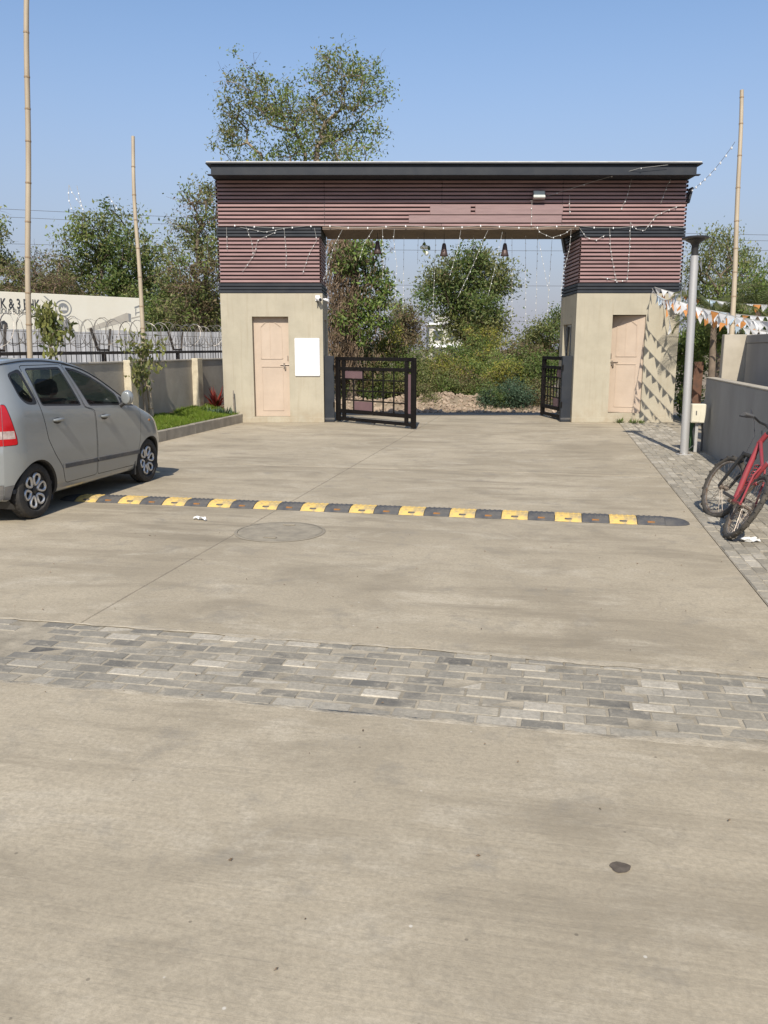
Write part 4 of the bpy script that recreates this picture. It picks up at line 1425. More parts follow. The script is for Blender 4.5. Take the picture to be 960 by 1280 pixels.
bunting(s1[24], (10.0, 14.8, 2.28), .55, .15, .155, 'deeply sagging flag string that dips behind the leaning bamboo pole', 7)
bunting(s1[36], (9.2, 13.6, 2.42), .30, .14, .14, 'tight flag string just above the lowest fan string', 11)
bunting(s1[12], (10.4, 15.8, 2.42), .62, .14, .14, 'long slack flag string with its lowest point above the tall grey wall', 12)
bunting(PA + Vector((.25, -.05, -.05)), PA + Vector((.42, -.25, -.95)), .0, .16, .20, 'short flag tail hanging limp with orange tips beside the gate room', 9)

# ================================================================== FESTOON LIGHTS
LG = 'thin festoon light strands draped over the gateway'
def strand(pts, label, bulb=.22, r=.0040, br=.0105):
    a = Vector(pts[0])
    t = thing('light_strand', label, 'string light', a, group=LG)
    pp = [Vector(p) - a for p in pts]
    MB().tube(pp, r, 4).build('cord', M['clear_cord'], t)
    b = MB()
    acc = 0.0
    for p, q in zip(pp[:-1], pp[1:]):
        L = (q - p).length
        s = bulb - acc
        while s < L:
            c = p.lerp(q, s / L)
            b.blob((c.x + rnd.uniform(-.01, .01), c.y - .008, c.z - .012), br, br, br * 1.5, 5, 3)
            s += bulb
        acc = (acc + L) % bulb
    if b.v: b.build('bulbs', M['bulb'], t)['kind'] = 'stuff'
YF = GY0 - .03
def pxs(pts, Y=YF): return [at(x, y, Y) for x, y in pts]
main = [(-3.72, YF, 4.37)]
for i in range(1, 22):
    x = -3.72 + 10.43 * i / 21
    main.append((x, YF - .01, 4.34 + .03 * math.sin(i * 1.7)))
strand(main, 'light strand fixed straight along the lower edge of the beam', .42, .0045, .017)
ORD = ['first', 'second', 'third', 'fourth', 'fifth', 'sixth', 'seventh', 'eighth', 'ninth', 'tenth', 'eleventh', 'twelfth', 'thirteenth', 'fourteenth', 'fifteenth', 'sixteenth', 'seventeenth', 'eighteenth']
nl_ = 0
for pts in ([(283, 284), (284, 312)], [(300, 284), (330, 290), (365, 284)], [(303, 340), (318, 318), (322, 300), (345, 290)], [(307, 282), (314, 300), (317, 318)], [(355, 284), (358, 318), (357, 335)], [(393, 285), (396, 300), (386, 318), (378, 342)]):
    nl_ += 1
    strand(pxs(pts), '%s light strand from the left over the slats of the left pillar box' % ORD[nl_ - 1], .2)
nl_ = 0
for pts in ([(428, 287), (418, 306), (411, 330), (404, 352)], [(466, 287), (455, 305), (449, 325)], [(478, 286), (479, 330), (478, 350)], [(493, 286), (492, 300), (496, 330), (494, 372)],
            [(505, 288), (504, 392)], [(523, 288), (522, 330)], [(545, 288), (541, 395)], [(576, 288), (572, 312), (562, 345)], [(592, 288), (592, 330)],
            [(610, 288), (604, 300), (592, 330), (572, 372)], [(628, 290), (618, 338), (610, 370)], [(640, 288), (640, 400)], [(657, 286), (657, 405)],
            [(672, 290), (670, 392)], [(674, 302), (680, 335), (686, 365)], [(690, 300), (684, 395)], [(714, 286), (712, 310), (703, 345), (701, 372)]):
    nl_ += 1
    strand(pxs(pts, GY0 - .02 if len(pts) > 2 else GY0 + .9), '%s light strand from the left hanging inside the gate opening' % ORD[nl_ - 1], .16)
for pts, lab in (([(668, 282), (676, 291), (690, 297), (706, 292), (714, 286)], 'light strand swagged under the beam just left of the right pillar box'),
                 ([(665, 250), (664, 282)], 'short light strand dropping from the floodlight to the beam edge'),
                 ([(724, 284), (732, 296), (745, 300), (756, 294)], 'light strand swagged across the upper charcoal band of the right pillar box'),
                 ([(762, 284), (763, 310), (768, 340), (771, 352)], 'long light strand down the middle of the right pillar box slats'),
                 ([(788, 278), (787, 310), (784, 350)], 'long light strand right of the middle of the right pillar box slats'),
                 ([(788, 278), (796, 287), (806, 288), (815, 276), (822, 268)], 'curved light strand swagged over the beam edge above the right door'),
                 ([(712, 244), (712, 268)], 'short light strand on the beam between floodlight and right pillar box'),
                 ([(790, 222), (784, 246), (776, 262)], 'slanting light strand on the upper beam slats above the right door'),
                 ([(842, 218), (834, 232), (826, 254)], 'slanting light strand at the right end of the beam under the roof'),
                 ([(818, 270), (836, 262), (852, 256)], 'light strand rising to the right end of the beam'),
                 ([(750, 346), (775, 351), (784, 350)], 'light strand lying along the bottom slats of the right pillar box')):
    strand(pxs(pts), lab, .17, .0045, .012)
strand([at(663, 251, YF), at(700, 240, YF), at(745, 226, YF - .2), at(800, 210, RYF - .02), at(835, 206, RYF - .03)], 'light cord climbing from the floodlight to the right end of the roof', .6)
strand(catenary(at(860, 240, GY0 + .1), at(919, 177, 16.25), .12, 12), 'light strand strung from the beam end to the leaning bamboo pole', .32, .0045, .02)

for pts, lab in (([(96, 232), (99, 245), (105, 266)], 'loose light strand slanting above the bushy tree behind the hoarding'), ([(86, 231), (86, 250), (90, 262)], 'pale light strand dangling left of the bushy tree top'),
                 ([(86, 231), (90, 240), (102, 258)], 'second slanting light strand meeting the dangling one above the bushy tree'), ([(135, 243), (139, 250), (147, 262)], 'short light strand at the crest of the bushy tree')):
    strand(pxs(pts, 34.5), lab, .3, .010, .03)

def hang_bell(px, py, Y, sc, label):
    p = at(px, py, Y)
    t = thing('hanging_bell', label, 'bell ornament', p, group='dark bells hanging under the beam')
    MB().lathe([(.0, .16), (.03, .155), (.045, .12), (.055, .05), (.075, -.05), (.095, -.12), (.092, -.125), (.07, -.06), (.0, -.04)], 16, Matrix.Scale(sc, 4)).build('bell', M['bell'], t, True, 50)
    MB().cyl((0, 0, .16 * sc), (0, 0, 4.30 - p.z), .006, None, 5).build('cord', M['cable'], t)
    MB().blob((0, 0, -.10 * sc), .03 * sc, .03 * sc, .035 * sc).build('clapper', M['bell'], t)
hang_bell(555, 313, GY0 + .5, 1.0, 'dark bell hanging under the beam, just right of the white flower')
hang_bell(631, 313, GY0 + .5, 1.0, 'dark bell hanging under the beam, nearest the right pillar')
hang_bell(472, 310, GY0 + .5, 1.0, 'dark bell hanging under the beam against the creeper leaves')
p = at(530, 309, GY0 + .5)
fl = thing('flower_hanging', 'white cloth flower bunch hanging under the beam between bells', 'flower ornament', p)
mb = MB()
for k in range(9):
    a = k * 2.4
    mb.blob((.055 * math.cos(a), .055 * math.sin(a), .07 * math.sin(a * 1.3)), .045, .045, .035, 7, 5, jit=.3)
mb.blob((.06, 0, -.13), .05, .05, .06, 8, 5)
mb.build('petals', M['flower_white'], fl, True)
MB().cyl((0, 0, 0), (0, 0, 4.30 - p.z), .005, None, 5).build('cord', M['cable'], fl)
mb = MB()
for k in range(8):
    a = k * 2.1
    q = Vector((.07 * math.cos(a), .07 * math.sin(a), .09 * math.sin(k)))
    mb.add([q, q + Vector((.05, .01, .03)), q + Vector((.08, 0, -.03)), q + Vector((.03, -.01, -.05))], [(0, 1, 2, 3)])
mb.build('leaves', M['leaf_green'], fl)

# overhead lines far behind
PL = 'overhead power lines behind the trees'
lines = [((-60, 258), (1100, 296), 52, 'upper power line above the left trees and right tree'), ((-60, 268), (1100, 303), 52, 'lower power line of the upper pair'),
         ((-60, 303), (1100, 312), 54, 'power line crossing the top of the gate opening'), ((-60, 347), (1100, 356), 54, 'power line crossing the middle of the gate opening'),
         ((-60, 392), (1100, 400), 54, 'power line low across the gate opening')]
for (a, b, Y, lab) in lines:
    a, b = at(*a, Y), at(*b, Y)
    pts = catenary(a, b, .25, 20)
    t = thing('power_line', lab, 'power line', a, group=PL)
    MB().tube([p - a for p in pts], .014, 4).build('cable', M['cable'], t)
p = at(650, 357.5, 54)
t = thing('line_spacer', 'small dark spacer clipped on the power line inside the gate opening', 'line fitting', p)
MB().bbox(-.12, -.02, -.05, .05, -.13, .13, .02).bbox(.03, .13, -.05, .05, -.12, .12, .02).build('clamp', M['black_plastic'], t)
MB().box(-.14, .15, -.02, .02, -.02, .02).build('bar', M['black_plastic'], t)

# ================================================================== CAR
# local frame: x forward, y left, z up, origin on the ground under the rear axle
car = thing('parked_car', 'silver five-door hatchback parked along the kerb, seen from behind', 'car', road(-5.81, 7.33, 0), (0, 0, math.pi / 2 - RA))
XR, XF = -.36, 3.02
ZROOF = [(-.50, 1.50), (-.42, 1.545), (-.25, 1.585), (.15, 1.61), (.50, 1.605), (.85, 1.575), (1.20, 1.50), (1.45, 1.405), (1.75, 1.255), (2.05, 1.085), (2.16, 1.035), (2.40, .955), (2.62, .87), (2.80, .765), (2.92, .665), (3.02, .56)]
def lerp_tab(tab, x):
    if x <= tab[0][0]: return tab[0][1]
    for (a, b), (c, d) in zip(tab[:-1], tab[1:]):
        if x <= c: return b + (d - b) * (x - a) / (c - a)
    return tab[-1][1]
def sm_tab(tab, x, h=.07):
    return sum(lerp_tab(tab, x + k * h) * w for k, w in ((-1, .25), (0, .5), (1, .25)))
def belt(x): return 1.125 - .068 * x
def section(x):
    zt = sm_tab(ZROOF, x)
    zb = .20 + .03 * max(0, (x - 2.5) / .5) + .06 * max(0, (-.15 - x) / .35)
    b = belt(x)
    z4 = min(b, zt - .075)
    q = (z4 - zb) / (b - zb)
    f = 1.0
    if x > 2.25: f = 1 - .36 * ((x - 2.25) / .77) ** 3.0
    if x < .0: f = 1 - .02 * (-x / .5) ** 2
    if x < -.13: f -= .125 * ((-x - .13) / .23) ** 2.4
    zr = max(z4 + .012, zt - .055)
    cab = zr - z4
    y4 = .718 - .03 * (1 - q)
    y5 = y4 - .045 - cab * .24
    pts = [(.64, zb), (.700, zb + .055 * q), (.730, zb + (.55 - .2) * q), (.737, zb + (.74 - .2) * q), (y4, z4), (y5, zr), (y5 - .095, zt - .020), (0.0, zt)]
    # sculpted sides: slight flares over the wheels
    fl = .014 * math.exp(-((x - 2.38) / .33) ** 2) + .014 * math.exp(-((x - .02) / .36) ** 2)
    pts[1] = (pts[1][0] + fl * .5, pts[1][1]); pts[2] = (pts[2][0] + fl, pts[2][1]); pts[3] = (pts[3][0] + fl * .6, pts[3][1])
    return [(y * f, z) for y, z in pts]
def cr(p0, p1, p2, p3, t):
    return .5 * ((2 * p1) + (-p0 + p2) * t + (2 * p0 - 5 * p1 + 4 * p2 - p3) * t * t + (-p0 + 3 * p1 - 3 * p2 + p3) * t ** 3)
def tailx(x, z):
    if x > .1: return x
    k = min(1, (.1 - x) / .5) ** 1.5
    s = min(1, max(0, (z - .78) / .75))
    return x + k * (.09 * s * s * (3 - 2 * s)) + (-.015 * k if z < .74 else 0)
def nosex(x, z):
    if x < 2.6: return x
    k = ((x - 2.6) / .42)
    return x - .06 * k * abs((z - .45) / .3) ** 2 * .4
SEC = {}
def surf(x, t):
    key = round(x, 5)
    if key not in SEC: SEC[key] = section(x)
    s = SEC[key]
    t = min(6.99999, max(0, t))
    i = int(t); f = t - i
    g0 = s[max(0, i - 1)]; g1 = s[i]; g2 = s[i + 1]; g3 = s[i + 2] if i + 2 < 8 else (-s[6][0], s[6][1])
    y = cr(g0[0], g1[0], g2[0], g3[0], f); z = cr(g0[1], g1[1], g2[1], g3[1], f)
    return Vector((nosex(tailx(x, z), z), y, z))
def nrm_at(x, t):
    e = .012
    dx = surf(min(XF, x + e), t) - surf(max(XR, x - e), t)
    dt = surf(x, min(6.999, t + .05)) - surf(x, max(0, t - .05))
    n = dt.cross(dx)
    if n.length < 1e-9: return Vector((0, 0, 1))
    n.normalize()
    if n.y < 0 and t < 5.2: n = -n
    if t >= 5.2 and n.z < 0: n = -n
    return n
def t_of(x, z):
    s = [surf(x, k * .1).z for k in range(0, 70)]
    if z <= s[0]: return 0.0
    for k in range(69):
        if s[k] <= z <= s[k + 1]:
            return (k + (z - s[k]) / (s[k + 1] - s[k] + 1e-9)) * .1
    return 6.5
TS = .18                                  # spacing that makes triangles even
def dense(poly, step=.05):
    out = []
    n = len(poly)
    for i in range(n):
        a, b = Vector(poly[i]), Vector(poly[(i + 1) % n])
        m = max(1, int((b - a).length / step))
        for k in range(m): out.append(a.lerp(b, k / m))
    return out
def rounded(poly, r=.35, it=2):
    p = [Vector(q) for q in poly]
    for _ in range(it):
        q = []
        n = len(p)
        for i in range(n):
            a, b = p[i], p[(i + 1) % n]
            L = (b - a).length
            c = min(.25, r * .1 / max(L, 1e-6))
            q += [a.lerp(b, c), a.lerp(b, 1 - c)]
        p = q
    return p
def inset(poly, d):
    n = len(poly)
    area = sum(poly[i][0] * poly[(i + 1) % n][1] - poly[(i + 1) % n][0] * poly[i][1] for i in range(n))
    sgn = 1 if area > 0 else -1
    out = []
    for i in range(n):
        a, b, c = Vector(poly[i - 1]), Vector(poly[i]), Vector(poly[(i + 1) % n])
        e1, e2 = (b - a), (c - b)
        if e1.length < 1e-6: e1 = e2
        if e2.length < 1e-6: e2 = e1
        e1.normalize(); e2.normalize()
        n1, n2 = Vector((-e1.y, e1.x)) * sgn, Vector((-e2.y, e2.x)) * sgn
        m = (n1 + n2)
        if m.length < 1e-6: m = n1
        m.normalize()
        k = d / max(.5, m.dot(n1))
        out.append(b + m * k)
    return out
def inside(p, poly):
    c = False
    j = len(poly) - 1
    for i in range(len(poly)):
        xi, yi = poly[i]; xj, yj = poly[j]
        if (yi > p[1]) != (yj > p[1]) and p[0] < (xj - xi) * (p[1] - yi) / (yj - yi + 1e-12) + xi: c = not c
        j = i
    return c
AX0, AX1, AR = .02, 2.385, .335
WR = .282
def arch(cx, r):
    return [Vector((cx + r * math.cos(a), .262 + r * math.sin(a))) for a in [math.radians(-40 + 260 * k / 40) for k in range(41)]]
quarter = rounded([(-.225, 1.455), (.030, 1.502), (.130, 1.142), (-.05, 1.150), (-.16, 1.225)], .3)
quarter_in = rounded([(-.200, 1.437), (-.018, 1.474), (.078, 1.170), (-.04, 1.175), (-.142, 1.237)], .3)
rwin = rounded([(.115, 1.500), (.735, 1.502), (.905, 1.080), (.185, 1.125)], .22)
fwin = rounded([(.835, 1.498), (1.05, 1.462), (1.27, 1.395), (1.50, 1.295), (1.72, 1.165), (1.735, 1.030), (1.055, 1.068)], .2)
ftri = rounded([(1.765, 1.140), (2.06, 1.000), (1.765, 1.025)], .15)
rdoor = rounded([(.040, 1.530), (.78, 1.530), (.955, 1.06), (1.13, 1.02), (1.135, .285), (.50, .285), (.455, .46), (.31, .62), (.215, .78), (.145, 1.13)], .25)
fdoor = rounded([(.795, 1.530), (1.06, 1.496), (1.30, 1.423), (1.54, 1.315), (1.80, 1.165), (2.13, 1.015), (2.185, .93), (2.12, .55), (2.03, .272), (1.145, .285), (1.142, 1.02), (.968, 1.06)], .2)
lamp = rounded([(-.245, .775), (-.25, .85), (-.285, 1.00), (-.33, 1.175), (-.42, 1.16), (-.42, .77)], .15)
lampw = [Vector(p) for p in [(-.268, .84), (-.276, .915), (-.42, .915), (-.42, .84)]]
bmp_r = [Vector(p) for p in [(-.20, .30), (-.16, .41), (-.357, .38), (-.357, .25), (-.20, .25)]]
polys = {}
def reg(name, poly, step=.04, gap=None):
    polys[name] = dense(poly, step)
reg('quarter', quarter); reg('quarter_i', quarter_in)
reg('rwin', rwin); reg('rwin_i', inset(rwin, .020))
reg('fwin', fwin); reg('fwin_i', inset(fwin, .020))
reg('ftri', ftri); reg('ftri_i', inset(ftri, .010))
reg('rdoor', rdoor); reg('rdoor_i', inset(rdoor, .0065))
reg('fdoor', fdoor); reg('fdoor_i', inset(fdoor, .0065))
reg('lamp', lamp); reg('lamp_i', inset(lamp, .006)); reg('lampw', lampw)
reg('arch0', arch(AX0, AR)); reg('arch1', arch(AX1, AR)); reg('bmp', bmp_r)
def to_dom(p):
    x = min(XF - .001, max(XR + .001, p[0]))
    return Vector((x, max(.0, t_of(x, p[1]) * TS)))
dom = {k: [to_dom(p) for p in v] for k, v in polys.items()}
# windscreen given directly on the surface
WS = [(1.30, 6.999), (1.33, 6.3), (1.50, 5.75), (2.02, 5.35), (2.12, 5.8), (2.14, 6.999)]
dom['screen'] = dense([Vector((x, t * TS)) for x, t in WS], .05)
dom['hood'] = dense([Vector((x, t * TS)) for x, t in [(2.17, 6.999), (2.15, 5.6), (2.2, 4.75), (2.93, 4.9), (2.97, 6.999)]], .05)
verts, edges = [], []
for k, pl in dom.items():
    n0 = len(verts)
    verts += pl
    edges += [(n0 + i, n0 + (i + 1) % len(pl)) for i in range(len(pl))]
x = XR
nx = 60
for i in range(nx + 1):
    x = XR + (XF - XR) * i / nx
    for j in range(0, 29):
        verts.append(Vector((x, min(6.9995, j * .25) * TS)))
out = delaunay_2d_cdt(verts, edges, [], 0, 1e-5, False)
cv, cf = out[0], out[2]
regions = {}
def classify(c):
    if inside(c, dom['arch0']) or inside(c, dom['arch1']): return None
    if inside(c, dom['quarter_i']): return 'quarter_glass'
    if inside(c, dom['quarter']): return 'seal'
    if inside(c, dom['rwin_i']): return 'rear_glass'
    if inside(c, dom['rwin']): return 'rear_seal'
    if inside(c, dom['fwin_i']): return 'front_glass'
    if inside(c, dom['fwin']): return 'front_seal'
    if inside(c, dom['ftri']): return 'sail'
    if inside(c, dom['lampw']): return 'lamp_white'
    if inside(c, dom['lamp_i']): return 'lamp_red'
    if inside(c, dom['lamp']): return 'gap'
    if inside(c, dom['rdoor_i']): return 'rear_door'
    if inside(c, dom['fdoor_i']): return 'front_door'
    if inside(c, dom['rdoor']) or inside(c, dom['fdoor']): return 'gap'
    if inside(c, dom['bmp']): return 'bumper_trim'
    if inside(c, dom['screen']): return 'screen'
    if inside(c, dom['hood']): return 'hood'
    return 'body'
for f in cf:
    c = (cv[f[0]] + cv[f[1]] + cv[f[2]]) / 3
    r = classify((c.x, c.y))
    if r: regions.setdefault(r, []).append(f)
OFF = {'gap': -.007, 'seal': -.002, 'rear_seal': -.002, 'front_seal': -.002, 'quarter_glass': -.005, 'rear_glass': -.005, 'front_glass': -.005, 'screen': -.003, 'lamp_red': .004, 'lamp_white': .0045, 'sail': -.001, 'rear_door': .0012, 'front_door': .0012, 'bumper_trim': .006, 'hood': .001}
cacheP, cacheN = {}, {}
def pn(i):
    if i not in cacheP:
        x, t = cv[i].x, cv[i].y / TS
        x = min(XF, max(XR, x))
        cacheP[i] = surf(x, t); cacheN[i] = nrm_at(x, t)
    return cacheP[i], cacheN[i]
def side_part(r, name, mat, parent, side, thick=None):
    fs = regions.get(r, [])
    idx = {}
    vs, ns, faces = [], [], []
    off = OFF.get(r, 0)
    for f in fs:
        q = []
        for i in f:
            if i not in idx:
                p, n = pn(i)
                p = p + n * off
                if side > 0: vs.append((p.x, p.y, p.z)); ns.append((n.x, n.y, n.z))
                else: vs.append((p.x, -p.y, p.z)); ns.append((n.x, -n.y, n.z))
                idx[i] = len(vs) - 1
            q.append(idx[i])
        a, b, c = (Vector(vs[j]) for j in q)
        if (b - a).cross(c - a).dot(Vector(ns[q[0]])) < 0: q.reverse()
        faces.append(tuple(q))
    me = bpy.data.meshes.new(name)
    me.from_pydata(vs, [], faces)
    me.materials.append(mat)
    me.polygons.foreach_set('use_smooth', [True] * len(faces))
    me.update()
    me.normals_split_custom_set_from_vertices(ns)
    return link(name, me, parent)
body = None
def both(r, name, mat, parent):
    """one mesh spanning both halves"""
    fs = regions.get(r, [])
    vs, ns, faces, idx = [], [], [], {}
    off = OFF.get(r, 0)
    for s in (1, -1):
        for f in fs:
            q = []
            for i in f:
                k = (i, s)
                if k not in idx:
                    p, n = pn(i); p = p + n * off
                    vs.append((p.x, s * p.y, p.z)); ns.append((n.x, s * n.y, n.z)); idx[k] = len(vs) - 1
                q.append(idx[k])
            a, b, c = (Vector(vs[j]) for j in q)
            if (b - a).cross(c - a).dot(Vector(ns[q[0]])) < 0: q.reverse()
            faces.append(tuple(q))
    me = bpy.data.meshes.new(name)
    me.from_pydata(vs, [], faces)
    me.materials.append(mat)
    me.polygons.foreach_set('use_smooth', [True] * len(faces))
    me.update()
    me.normals_split_custom_set_from_vertices(ns)
    return link(name, me, parent)
body = both('body', 'body', M['paint'], car)
both('gap', 'door_gap', M['black_void'], car)
both('hood', 'bonnet', M['paint'], car)
both('screen', 'windscreen', M['car_glass'], car)
for s in (-1, 1): side_part('bumper_trim', 'bumper_corner', M['rubber'], car, s)
for s in (-1, 1):
    fd = side_part('front_door', 'door', M['paint'], car, s)
    rd = side_part('rear_door', 'door', M['paint'], car, s)
    side_part('front_glass', 'window', M['car_glass'], fd, s)
    side_part('rear_glass', 'window', M['car_glass'], rd, s)
    side_part('front_seal', 'window_seal', M['black_plastic'], fd, s)
    side_part('rear_seal', 'window_seal', M['black_plastic'], rd, s)
    side_part('sail', 'sail_panel', M['black_plastic'], fd, s)
    side_part('quarter_glass', 'quarter_window', M['car_glass'], car, s)
    side_part('seal', 'window_seal', M['black_plastic'], car, s)
    lr = side_part('lamp_red', 'tail_lamp', M['lamp_red'], car, s)
    side_part('lamp_white', 'reversing_lens', M['lamp_clear'], lr, s)
    def sy(p): return Vector((p.x, s * p.y, p.z))
    # rubbing strip on each door
    for x0, x1, dp in ((.475, 1.125, rd), (1.155, 2.095, fd)):
        mb = MB()
        n = 14
        vs, fs = [], []
        for i in range(n + 1):
            x = x0 + (x1 - x0) * i / n
            zc = .482 - .024 * x
            ring = []
            for (dz, o_) in ((-.027, .0), (-.022, .014), (.022, .014), (.027, .0)):
                t_ = t_of(x, zc + dz)
                p = surf(x, t_); nn = nrm_at(x, t_)
                ring.append(sy(p + nn * o_))
            vs += ring
        for i in range(n):
            for k in range(3): fs.append((i * 4 + k, (i + 1) * 4 + k, (i + 1) * 4 + k + 1, i * 4 + k + 1))
        fs += [(0, 1, 2, 3), tuple(n * 4 + k for k in (3, 2, 1, 0))]
        mb.add(vs, fs).build('moulding', M['rubber'], dp)
    for hx_, hz_, dp in ((.40, .958, rd), (1.325, .925, fd)):
        t_ = t_of(hx_, hz_)
        p = surf(hx_, t_); nn = nrm_at(hx_, t_)
        mb = MB()
        mb.blob((0, 0, 0), .078, .006, .034, 14, 8, M=Matrix.Translation(sy(p + nn * .0)))
        mb.build('handle_recess', M['rim_dark'], dp, True)
        mb = MB().tube([sy(p + Vector((dx, 0, .010)) + nn * o_) for dx, o_ in ((-.075, .006), (-.055, .030), (0, .036), (.055, .030), (.075, .006))], [.012, .017, .018, .017, .012], 8)
        mb.build('handle', M['paint'], dp, True, 60)
    # door mirror
    p = surf(1.74, t_of(1.74, 1.045)); nn = nrm_at(1.74, t_of(1.74, 1.045))
    c = sy(p + nn * .10 + Vector((.02, 0, .045)))
    mb = MB().blob((0, 0, 0), .060, .072, .088, 16, 10, M=Matrix.Translation(c))
    mm = mb.build('mirror', M['paint'], fd, True)
    MB().blob((0, 0, 0), .012, .060, .074, 16, 8, M=Matrix.Translation(c + Vector((-.054, 0, 0)))).build('mirror_glass', M['paint'], mm, True)
    MB().tube([sy(p - nn * .005 + Vector((-.0, 0, -.02))), sy(p + nn * .06 + Vector((.015, 0, .0))), c + Vector((0, 0, -.05))], [.03, .026, .024], 8).build('mirror_arm', M['black_plastic'], mm, True, 50)
    t_ = t_of(2.40, .80); p = surf(2.40, t_); nn = nrm_at(2.40, t_)
    MB().blob((0, 0, 0), .030, .006, .016, 10, 6, M=Matrix.Translation(sy(p + nn * .003))).build('side_indicator', M['reflector'], car, True)
    # wheel wells
    for cx in (AX0, AX1):
        mb = MB()
        n = 26
        vs, fs = [], []
        for k in range(n + 1):
            a = math.radians(-22 + 224 * k / n)
            zz = .262 + AR * math.sin(a)
            x = cx + AR * math.cos(a)
            t_ = t_of(min(XF, max(XR, x)), zz)
            yo = surf(min(XF, max(XR, x)), t_).y if zz > .22 else .66
            vs += [(x, s * (yo - .001), zz), (cx + (AR - .012) * math.cos(a), s * (yo - .02), .262 + (AR - .012) * math.sin(a)), (cx + (AR - .012) * math.cos(a), s * .40, .262 + (AR - .012) * math.sin(a))]
        for k in range(n):
            for i in range(2):
                fs.append((k * 3 + i, k * 3 + 3 + i, k * 3 + 4 + i, k * 3 + 1 + i))
        m0 = len(vs)
        vs += [(cx, s * .40, .22)]
        for k in range(n): fs.append((k * 3 + 2, (k + 1) * 3 + 2, m0))
        mb.add(vs, fs).build('wheel_well', M['rim_dark'], car)
    # mud flaps
    MB().bbox(AX1 - AR - .05, AX1 - AR - .03, min(s * .55, s * .715), max(s * .55, s * .715), .15, .36, .004).build('mud_flap', M['black_plastic'], car)
# roof drip channel: dark line over the doors
for s in (-1, 1):
    pts = []
    for i in range(60):
        x = -.40 + 2.35 * i / 59
        q = surf(x, 5.08)
        pts.append(Vector((q.x, s * (q.y + .004), q.z + .004)))
    MB().tube(pts, .0055, 5).build('roof_channel', M['black_plastic'], car)
# tail and nose caps
def cap(x, sgn, name, rows, mat, bul, off=0.0, f0=-1, f1=1):
    n = 22
    vs, fs = [], []
    for t in rows:
        p = surf(x, t)
        for k in range(n + 1):
            fr = f0 + (f1 - f0) * k / n
            vs.append((p.x + sgn * (bul * (1 - abs(fr) ** (4.5 if sgn < 0 else 2.2)) + off), p.y * fr, p.z + (0 if t < 6.9 else 0)))
    m = n + 1
    for i in range(len(rows) - 1):
        for k in range(n): fs.append((i * m + k, i * m + k + 1, (i + 1) * m + k + 1, (i + 1) * m + k) if sgn > 0 else (i * m + k, (i + 1) * m + k, (i + 1) * m + k + 1, i * m + k + 1))
    return MB().add(vs, fs).build(name, mat, car, True, 50)
cap(XR, -1, 'rear_bumper', [i * .25 for i in range(0, 10)], M['paint'], .10)
tg = cap(XR, -1, 'tailgate', [2.25 + i * .25 for i in range(0, 19)] + [6.99], M['paint'], .10)
rg = cap(XR, -1, 'rear_window', [4.15 + i * .1 for i in range(0, 10)], M['car_glass'], .10, .004, -.86, .86)
cap(XR, -1, 'bumper_strip', [.6, .8, 1.0, 1.2, 1.4], M['rubber'], .105, .008, -1.0, 1.0)
# lamp wraps round onto the tail
LT = [t_of(XR, .775 + .395 * i / 10) for i in range(11)]
WT = [t_of(XR, .84 + .075 * i / 3) for i in range(4)]
cap(XR, -1, 'tail_lamp', LT, M['lamp_red'], .10, .004, .80, 1.0)
cap(XR, -1, 'reversing_lens', WT, M['lamp_clear'], .10, .007, .83, 1.0)
cap(XR, -1, 'reversing_lens', WT, M['lamp_clear'], .10, .007, -1.0, -.83)
cap(XR, -1, 'tail_lamp', LT, M['lamp_red'], .10, .004, -1.0, -.80)
cap(XF, 1, 'front_bumper', [i * .5 for i in range(0, 14)] + [6.99], M['paint'], .05)
MB().box(XF + .02, XF + .062, -.28, .28, .36, .48).build('grille', M['black_plastic'], car)
MB().box(XR - .115, XR - .095, -.25, .25, .62, .74).build('number_plate', M['board_white'], car)
# floor and cabin
MB().box(XR + .1, XF - .25, -.52, .52, .21, .30).build('underbody', M['rim_dark'], car)
MB().box(-.30, 2.05, -.66, .66, .30, .34).build('cabin_floor', M['dark_cloth'], car)
MB().bbox(1.62, 2.02, -.64, .64, .60, .98, .05).build('dashboard', M['black_plastic'], car)
MB().box(-.36, -.20, -.60, .60, .34, .95).build('parcel_shelf', M['dark_cloth'], car)
def seat(x, y, wd):
    MB().bbox(x - .02, x + .48, y - wd, y + wd, .38, .58, .05).build('seat', M['dark_cloth'], car, True, 40)
    Mx = Matrix.Translation((x, y, .56)) @ Matrix.Rotation(RAD(-16), 4, 'Y')
    bk_ = MB().bbox(-.07, .07, -wd, wd, 0, .62, .05, M=Mx).build('seat_back', M['dark_cloth'], car, True, 40)
    for yy in ((0,) if wd < .4 else (-.33, .33)):
        MB().bbox(-.05, .05, yy - .13, yy + .13, .66, .84, .04, M=Mx).build('headrest', M['dark_cloth'], bk_, True, 40)
seat(1.05, -.34, .24); seat(1.05, .34, .24); seat(.22, 0, .60)
stw = MB()
Mx = Matrix.Translation((1.50, -.36, .93)) @ Matrix.Rotation(RAD(-65), 4, 'Y')
stw.tube([Mx @ Vector((.18 * math.cos(2 * math.pi * k / 24), .18 * math.sin(2 * math.pi * k / 24), 0)) for k in range(24)], .014, 6, False, closed=True)
stw.box(-.17, .17, -.02, .02, -.01, .01, M=Mx)
stw.build('steering_wheel', M['black_plastic'], car)
